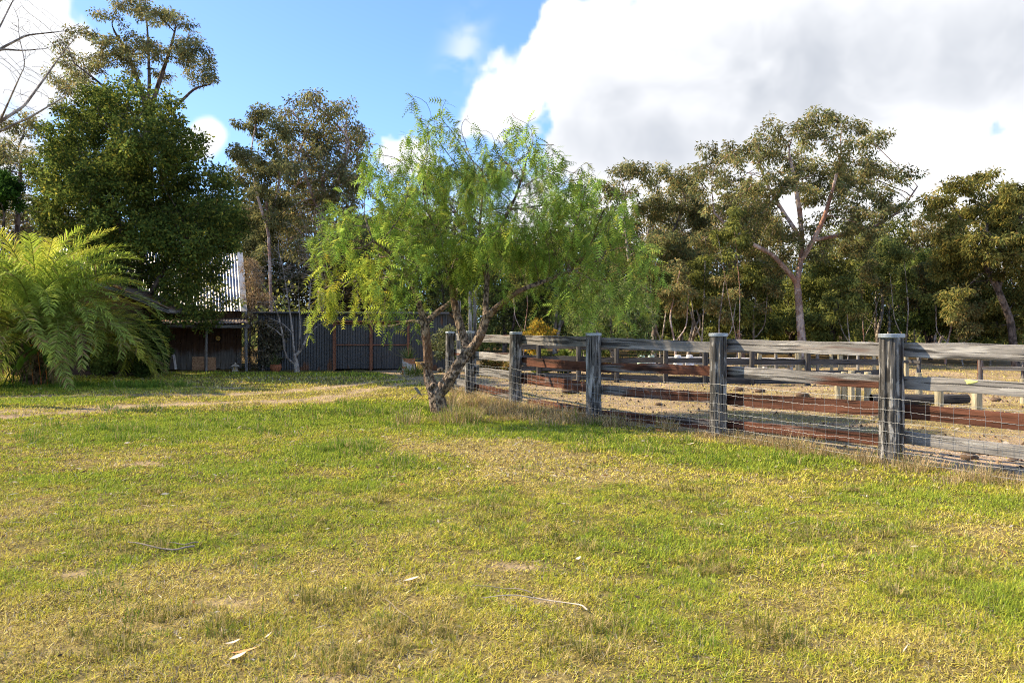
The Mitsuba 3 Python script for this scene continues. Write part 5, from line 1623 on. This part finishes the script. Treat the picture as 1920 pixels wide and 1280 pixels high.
# ------------------------------------------------------------------ the brick cottage half hidden by the palm
cot = thing('cottage', 'small red brown cottage with low gable roof half hidden behind the palm', 'cottage')
d0 = 24.4
xl, xr, xm = P(20, 0, d0)[0], P(268, 0, d0)[0], P(148, 0, d0)[0]
zr, ze = 3.25, 2.1
obj('wall', box(xl, xr, d0, d0 + 1.0, 0, 2.05), 'brick_red', cot)
h = trimesh.convex.convex_hull(np.array([[x, y, z] for x, z in ((xl, 2.052), (xr, 2.052), (xm, zr - .1)) for y in (d0 + .003, d0 + .997)]))
obj('gable', (np.array(h.vertices), np.array(h.faces)), 'brown_board', cot)
xe = P(320, 0, 23.6)[0]
for sgn, x_e in ((1, xe), (-1, 2 * xm - xe)):
    s_ = np.array([x_e - xm, 0, 1.98 - zr])
    L_ = np.linalg.norm(s_)
    s_ /= L_
    nrm = np.array([-s_[2] * sgn, 0, s_[0] * sgn])
    nrm *= np.sign(nrm[2])
    k = obj('roof', corrugated(np.array([xm, d0 - .85, zr]) + nrm * .03, np.array([0, 1.0, 0]), s_, 2.0, L_, .12, .012, 4, 2, nrm), 'roof_rusty', cot, smooth=True)
    for y_ in (d0 - .86, d0 - .35, d0 + .15):
        m, uv = plank(np.array([xm, y_, zr - .06]), np.array([xm, y_, zr - .06]) + s_ * (L_ - .02), .10, .035, 800 + int(y_ * 10) + sgn, 8)
        obj('barge_board' if y_ < d0 - .8 else 'rafter', m, 'timber_grey' if y_ < d0 - .8 else 'timber_dark', k, uv=uv)
    m, uv = plank(np.array([x_e - .03 * sgn, d0 - .85, 1.95]), np.array([x_e - .03 * sgn, d0 + 1.1, 1.95]), .12, .03, 815 + sgn, 8)
    obj('fascia', m, 'timber_mixed', k, uv=uv)

# ------------------------------------------------------------------ the corrugated iron shed
shed = thing('iron_shed', 'low dark corrugated iron shed with rusty framed double doors behind the weeping tree', 'shed')
DS = 27.2
X = lambda px: (px - CX) * DS / F
x0, x1, x2, x3, x4 = X(484), X(627), X(696), X(766), X(838)
ZS = 1.6 + (606 - 585) * DS / F


def sheet(a, b, z0, z1, off=0.0, name='wall_sheet', mat='old_iron', parent=shed, y=DS, pitch=.088):
    return obj(name, corrugated((a, y + off, z0), (1, 0, 0), (0, 0, 1), b - a, z1 - z0, pitch, .011, 8, 2, (0, -1, 0)), mat, parent, smooth=True)


xx_ = np.linspace(x0, x1 - .03, 5)
for i in range(4):
    sheet(xx_[i], xx_[i + 1] + .03, .0, ZS - .04, .004 * (i % 2))
sheet(x1 + .01, x3, 1.62, ZS - .04, -.01)
sheet(x3 + .04, x4, 0, ZS - .06)
for nm, a, b in (('door', x1 + .03, x2 - .02), ('door', x2 + .02, x3 - .02)):
    k = sheet(a, b, .05, .86, .02, nm)
    sheet(a, b, .87, 1.60, .016, 'upper_sheet', parent=k)
    fr_ = [box(a - .01, a + .03, DS - .035, DS - .005, .03, 1.60), box(b - .03, b + .01, DS - .035, DS - .005, .03, 1.60), box(a + .031, b - .031, DS - .03, DS - .006, .845, .885), box(a + .031, b - .031, DS - .03, DS - .006, 1.56, 1.598)]
    for m in fr_:
        obj('frame_bar', m, 'rust', k)
for xx in (x1, x2, x3):
    obj('rusty_post', box(xx - .035, xx + .035, DS - .085, DS - .037, -.05, 1.70), 'rust', shed)
obj('lintel', box(x1 - .1, x3 + .1, DS - .12, DS - .087, 1.63, 1.70), 'rust', shed)
DR = 4.2
obj('side_wall', corrugated((x0 - .005, DS + .02, 0), (0, 1, 0), (0, 0, 1), DR, ZS - .04, .088, .011, 4, 2, (-1, 0, 0)), 'old_iron', shed, smooth=True)
obj('side_wall', corrugated((x4 + .005, DS + .02, 0), (0, 1, 0), (0, 0, 1), DR, ZS - .04, .088, .011, 4, 2, (1, 0, 0)), 'old_iron', shed, smooth=True)
obj('back_wall', corrugated((x0, DS + DR, 0), (1, 0, 0), (0, 0, 1), x4 - x0, ZS - .3, .088, .011, 3, 2, (0, 1, 0)), 'old_iron', shed, smooth=True)
obj('roof', corrugated((x0 - .1, DS - .20, ZS), (1, 0, 0), np.array([0, 1, -.06]) / np.linalg.norm([1, .06]), x4 - x0 + .2, DR + .3, .1, .012, 4, 2, (0, 0, 1)), 'roof_rusty', shed, smooth=True)
obj('gutter', tube([(x0 - .1, DS - .24, ZS - .03), ((x0 + x4) / 2, DS - .24, ZS - .035), (x4 + .1, DS - .24, ZS - .05)], .045, 8), 'old_iron', shed, smooth=True)
for i, (a, b) in enumerate(((X(500), X(560)), (X(570), X(620)))):
    pass
# pots and drum by the shed
c = ground_pt(517, 697)
t = thing('terracotta_pot', 'round terracotta pot by the iron shed, left of the bare shrub', 'pot')
obj('bowl', lathe([(.09, 0), (.15, .06), (.19, .15), (.17, .23), (.185, .25), (.16, .25), (.14, .2), (.05, .19)], 22, c), 'terracotta', t, smooth=40)
m, cl = leaves(rg, np.tile(c + [0, 0, .2], (60, 1)) + rg.normal(0, .06, (60, 3)), rg.normal(0, .5, (60, 3)) + [-.25, 0, .8], rg.uniform(.15, .4, 60), np.full(60, .02), colour_set(rg, 60, [(.10, .16, .04), (.20, .20, .08)]))
obj('plant', m, 'leaf', t, color=cl)
c = ground_pt(766, 702)
t = thing('rusty_drum', 'rusty steel drum with peeling paint standing by the shed door post', 'drum')
obj('barrel', lathe([(.20, 0), (.21, .02), (.20, .04), (.20, .17), (.213, .19), (.20, .21), (.20, .33), (.213, .35), (.20, .37), (.20, .49), (.212, .51), (.19, .51), (.185, .4)], 28, c), 'drum_rust', t, smooth=40)
n = 70
m, cl = leaves(rg, np.tile(c + [0, 0, .45], (n, 1)) + rg.normal(0, .05, (n, 3)), rg.normal(0, .45, (n, 3)) + [0, 0, .9], rg.uniform(.2, .55, n), np.full(n, .028), colour_set(rg, n, [(.20, .24, .06), (.34, .32, .12), (.12, .17, .05)]))
obj('plant', m, 'leaf', t, color=cl)
c2 = ground_pt(770, 706)
n = 160
m, cl = leaves(rg, np.tile(c2, (n, 1)) + rg.normal(0, 1, (n, 3)) * [.22, .08, .03] + [.12, -.05, .05], rg.normal(0, .5, (n, 3)) + [0, 0, .9], rg.uniform(.15, .42, n), np.full(n, .026), colour_set(rg, n, [(.22, .26, .05), (.36, .34, .10), (.14, .20, .05)]))
lab(obj('strappy_plant', m, 'leaf', color=cl), label='yellow green strappy plant growing round the foot of the rusty drum', category='plant')
c = ground_pt(787, 697)
t = thing('yellow_pot', 'tall yellow glazed pot between the rusty drum and the forked trunk', 'pot')
obj('body', lathe([(.07, 0), (.085, .03), (.12, .22), (.135, .30), (.155, .32), (.155, .35), (.13, .35), (.11, .30)], 22, c), 'yellow_glaze', t, smooth=40)

# tall posts of the gateway behind the fence
for px, ptop, d, w, mat, lb in ((881, 546, 18.6, .085, 'timber_pale', 'left half of the tall split grey gate post above the fence'), (890, 544, 18.62, .075, 'timber_grey', 'right half of the tall split grey gate post above the fence'), (859, 563, 19.8, .10, 'timber_grey', 'tall grey post just behind the pale stem of the weeping tree')):
    top = P(px, ptop, d)
    q = [top[0], top[1]]
    m, uv = plank((q[0], q[1], -.1), (q[0] + .01, q[1], top[2]), w, .10, 820 + int(px), 10, .004, up=(1, 0, 0))
    lab(obj('gate_post', m, mat, uv=uv), label=lb, category='post')

# ------------------------------------------------------------------ inside the yards
inner = thing('yard_fence', 'dark grey inner yard fence of thin rails seen through the front fence', 'fence')
IP = [(965, 23.0), (1010, 22.7), (1085, 22.2), (1156, 21.8), (1248, 21.3), (1322, 21.0), (1410, 20.7), (1515, 20.6), (1660, 20.8)]
IX = np.array([[(a - CX) * d / F, d] for a, d in IP])
for i, (x, y) in enumerate(IX):
    m, uv = round_post(x, y, -.1, 1.02 if i != 7 else .95, .07, 840 + i, 14, 6)
    obj('post', m, 'timber_dark', inner, uv=uv)
for i in range(len(IX) - 1):
    a, b = IX[i], IX[i + 1]
    nrm = np.array([(b - a)[1], -(b - a)[0]])
    nrm = nrm / np.linalg.norm(nrm) * .09
    nrm *= -np.sign(nrm[1])
    for j, z in enumerate((.93, .60, .31, .10)):
        if i == len(IX) - 2 and j in (3,):
            continue
        m, uv = plank((a[0] - nrm[0], a[1] - nrm[1], z + rg.normal(0, .012)), (b[0] - nrm[0], b[1] - nrm[1], z + rg.normal(0, .012)), .14 if j != 3 else .17, .03, 860 + i * 5 + j, 6)
        obj('rail', m, 'timber_dark', inner, uv=uv)
far_f = thing('yard_fence', 'grey two rail yard fence at the far right behind the front fence', 'fence')
JX = np.array([[(a - CX) * d / F, d] for a, d in ((1838, 22.5), (1920, 22.0), (2020, 21.6), (2140, 21.2))])
for i, (x, y) in enumerate(JX):
    m, uv = round_post(x, y, -.1, .95, .07, 880 + i, 14, 6)
    obj('post', m, 'timber_grey', far_f, uv=uv)
for i in range(len(JX) - 1):
    for j, z in enumerate((.62, .34)):
        m, uv = plank((*(JX[i] - [0, .09]), z), (*(JX[i + 1] - [0, .09]), z), .11, .03, 890 + i * 3 + j, 6)
        obj('rail', m, 'timber_grey', far_f, uv=uv)
pale_f = thing('yard_fence', 'row of pale uneven round posts with thin dark rails behind the inner yard fence', 'fence')
KX = [(1352, 25.2, .07, .86), (1388, 25.0, .05, .8), (1425, 24.8, .075, .95), (1455, 24.8, .05, .8), (1497, 24.6, .10, 1.0), (1513, 24.5, .06, .92), (1534, 24.5, .05, .85), (1560, 24.4, .05, .9), (1577, 24.3, .08, .95), (1609, 24.3, .045, .95), (1640, 24.2, .06, .9), (1700, 24.3, .07, .95), (1722, 24.0, .06, .9)]
for i, (a, d, r_, h_) in enumerate(KX):
    m, uv = round_post((a - CX) * d / F, d, -.1, h_, r_, 1840 + i, 14, 6, .03)
    obj('post', m, 'timber_treated' if i % 3 else 'timber_pale', pale_f, uv=uv)
for i in range(len(KX) - 1):
    for j, z in enumerate((.72, .45)):
        p0, p1 = [((a - CX) * d / F, d - .11, z + rg.normal(0, .015)) for a, d, _, _ in KX[i:i + 2]]
        m, uv = plank(p0, p1, .09, .025, 1860 + i * 3 + j, 5)
        obj('rail', m, 'timber_dark', pale_f, uv=uv)
for q, (px, pyb, r_, h_) in enumerate(((1571, 751, .055, .58), (1583, 751, .06, .60), (1596, 752, .062, .62), (1609, 752, .05, .58), (1680 - 53, 752, .07, .60))):
    c = G(px, pyb)
    m, uv = round_post(c[0], c[1], -.1, h_, r_, 930 + q, 16, 6, .02)
    lab(obj('short_post', m, 'timber_treated', uv=uv), label=('leftmost', 'second from left', 'third from left', 'fourth from left', 'rightmost')[q] + ' short round pale post of the cluster left of the nearest fence post', category='post', group='cluster of short pale posts in the yard')
for q, (px, pyb, r_, h_, lb) in enumerate(((1723, 748, .06, .55, 'thin short round post just right of the nearest fence post'), (1761, 764, .072, .56, 'short round post standing against the dark log'), (1832, 770, .082, .55, 'stout short round post right of the dark log end'), (1919, 757, .06, .50, 'short pale post at the right edge of the picture'))):
    c = G(px, pyb)
    m, uv = round_post(c[0], c[1], -.1, h_, r_, 940 + q, 18, 6, .01)
    lab(obj('short_post', m, 'timber_treated', uv=uv), label=lb, category='post')
a, b = G(1634, 757), G(1815, 757)
m, uv = round_post(0, 0, 0, np.linalg.norm(b - a), .10, 950, 16, 10, .01)
dv = (b - a) / np.linalg.norm(b - a)
v = m[0]
v = a + dv * v[:, 2:3] + np.cross(dv, [0, 0, 1]) * v[:, 0:1] + np.array([0, 0, 1.0]) * (v[:, 1:2] + .09)
lab(obj('log', (v, m[1][:, ::-1]), 'timber_dark', uv=uv), label='dark weathered log lying on the yard ground behind the nearest post', category='log')
for px, d, mat, lb in ((1203, 25.6, 'green_plastic', 'pale green plastic drum between the rails, leftmost of the row'), (1221, 25.7, 'white_plastic', 'white plastic drum with greenish lid, second of the row between the rails'), (1271, 25.8, 'white_plastic', 'white plastic drum third in the row between the rails'), (1293, 25.9, 'white_plastic', 'white plastic drum at the right end of the row between the rails')):
    t = thing('plastic_drum', lb, 'drum')
    c = np.array([(px - CX) * d / F, d, 0])
    obj('body', lathe([(.13, 0), (.145, .03), (.145, .20), (.152, .22), (.145, .24), (.145, .44), (.12, .50)], 22, c), mat, t, smooth=40)
    obj('lid', lathe([(.10, .503), (.105, .51), (.105, .555), (.09, .57)], 18, c), 'green_plastic' if px < 1230 else 'white_plastic', t, smooth=40)
for (pa, pb, d, lb) in ((1252, 1322, 26.6, 'long pale trough behind the plastic drums'), (1352, 1408, 26.2, 'pale trough left of the inner corner post'), (1430, 1492, 26.0, 'pale trough between the inner fence rails, right of centre')):
    xa, xb = (pa - CX) * d / F, (pb - CX) * d / F
    t = thing('trough', lb, 'trough')
    obj('tub', box(xa, xb, d, d + .35, .22, .46, .02), 'concrete', t)
    for xq in (xa + .12, xb - .12):
        obj('leg', box(xq - .05, xq + .05, d + .06, d + .29, -.02, .218), 'concrete', t)
# clods and stones on the yard ground
CL = [(1385, 732, .10, 'dark clod nearest the inner corner post'), (1425, 736, .10, 'dark clod on the straw ground behind the third bay, left'), (1505, 745, .12, 'dark clod on the straw ground behind the third bay, right'), (1818, 858, .085, 'dark grey stone on the pinkish ground at lower right'), (1835, 798, .06, 'pale flat stone between the lower rails at right'),
      (1070, 737, .16, 'dark lump of earth seen between the rails left of the fourth post'), (1235, 761, .06, 'small clod between the lower rails of the second bay'), (1900, 862, .05, 'brown stone at the lower right edge'), (1868, 752, .09, 'brown clods beside the right edge post')]
for q, (px, py, r_, lb) in enumerate(CL):
    rq = np.random.default_rng(960 + q)
    m = trimesh.creation.icosphere(2, r_)
    v = np.array(m.vertices)
    v = v * (1 + .45 * (meshkit.fbm(v / r_ * 1.6 + q * 7, 3, 5) - .5))[:, None] * [1.25, 1, .62]
    lab(obj('clod' if 'stone' not in lb else 'stone', (v + ground_pt(px, py) + [0, 0, r_ * .3], m.faces), 'soil_clod' if 'pale' not in lb else 'sandstone', smooth=True), label=lb, category='clod' if 'stone' not in lb else 'stone')
# straw and droppings strewn in the yard
n = 2600
xq, yq = rg.uniform(-1, 13, n), rg.uniform(7, 27, n)
okq = yard_side(xq, yq) > .2
xq, yq = xq[okq], yq[okq]
n = len(xq)
c0 = np.stack([xq, yq, gz(xq, yq) + rg.uniform(0, .03, n)], -1)
tv = np.array([[1, 0, -.3], [-.5, .9, -.3], [-.5, -.9, -.3], [0, 0, .6]])
sz = rg.uniform(.012, .045, n)
V = (c0[:, None] + tv[None] * sz[:, None, None] * rg.uniform(.5, 1.4, (n, 4, 1))).reshape(-1, 3)
b = np.arange(n)[:, None] * 4
col = np.array([(.10, .07, .05), (.20, .13, .09), (.30, .22, .15)])[rg.integers(0, 3, n)]
lab(obj('crumbs', (V, np.vstack([b + [0, 1, 3], b + [1, 2, 3], b + [2, 0, 3]])), 'leaf_matt', color=np.repeat(col, 4, 0)), label='small crumbs of soil and dung strewn over the yard ground', category='soil crumbs', kind='stuff')

# ------------------------------------------------------------------ the small bird by the trunk
bird = thing('bird', 'small grey bird perched on a dead twig left of the forked trunk', 'bird')
bp = P(783, 732, 15.6)
import manifold3d as m3


def ball(c, r):
    return [(np.array(c) + np.array(v) * r) for v in trimesh.creation.icosphere(1).vertices]


def hullm(*balls):
    return m3.Manifold.hull_points(np.array(sum([ball(c, r) for c, r in balls], [])))


ax = np.array([.62, 0, -.75])
o = bp
body = hullm((o + ax * -.045, .026), (o + ax * .015, .034)) + hullm((o + ax * .015, .032), (o + ax * .075, .014)) + hullm((o + ax * -.045, .026), (o + np.array([-.05, -.005, .055]), .023)) + hullm((o + np.array([-.05, -.005, .055]), .009), (o + np.array([-.088, -.005, .052]), .002))
body = body + hullm((o + ax * .075, .012), (o + ax * .15 + [0, .012, 0], .006), (o + ax * .15 + [0, -.012, 0], .006))
mm = body.refine_to_length(.008).to_mesh()
bm = trimesh.Trimesh(mm.vert_properties[:, :3], mm.tri_verts)
bm = trimesh.smoothing.filter_taubin(bm, iterations=6)
scene['feather_grey'] = plain((.20, .19, .18), .7, .35, 60.)
scene['eye_black'] = plain((.01, .01, .01), .2, .05)
obj('body', bm, 'feather_grey', bird, smooth=True)
for sg in (1, -1):
    obj('eye', (trimesh.creation.icosphere(1, .0045).vertices + o + [-.056, sg * .021 - .005, .06], trimesh.creation.icosphere(1).faces), 'eye_black', bird, smooth=True)
    mw = hullm((o + ax * -.03 + [0, sg * .028, 0], .010), (o + ax * .06 + [0, sg * .026, -.005], .012), (o + ax * .10 + [0, sg * .012, 0], .004)).to_mesh()
    obj('wing', (mw.vert_properties[:, :3], mw.tri_verts), 'feather_grey', bird, smooth=True)
    obj('leg', tube([o + [0, sg * .012, -.028], o + [-.004, sg * .012, -.05], o + [0, sg * .013, -.066]], .0025, 5), 'eye_black', bird)
t1 = o + [0, 0, -.072]
tw = np.array([[t1[0] - .25, t1[1] + .1, -.02], [t1[0] - .12, t1[1] + .03, t1[2] * .6], [t1[0] - .03, t1[1], t1[2] - .005], [t1[0] + .06, t1[1], t1[2] + .01], [t1[0] + .2, t1[1] + .03, t1[2] + .0], [t1[0] + .34, t1[1] - .02, t1[2] + .05]])
lab(obj('dead_twig', tube(tw, [.012, .01, .008, .007, .005, .003], 6), 'bark_twig', smooth=True), label='bent dead twig stuck in the grass that the small bird perches on', category='twig')

print('triangles', sum(len(w[1]) for w in meshkit.WRITTEN.values()))
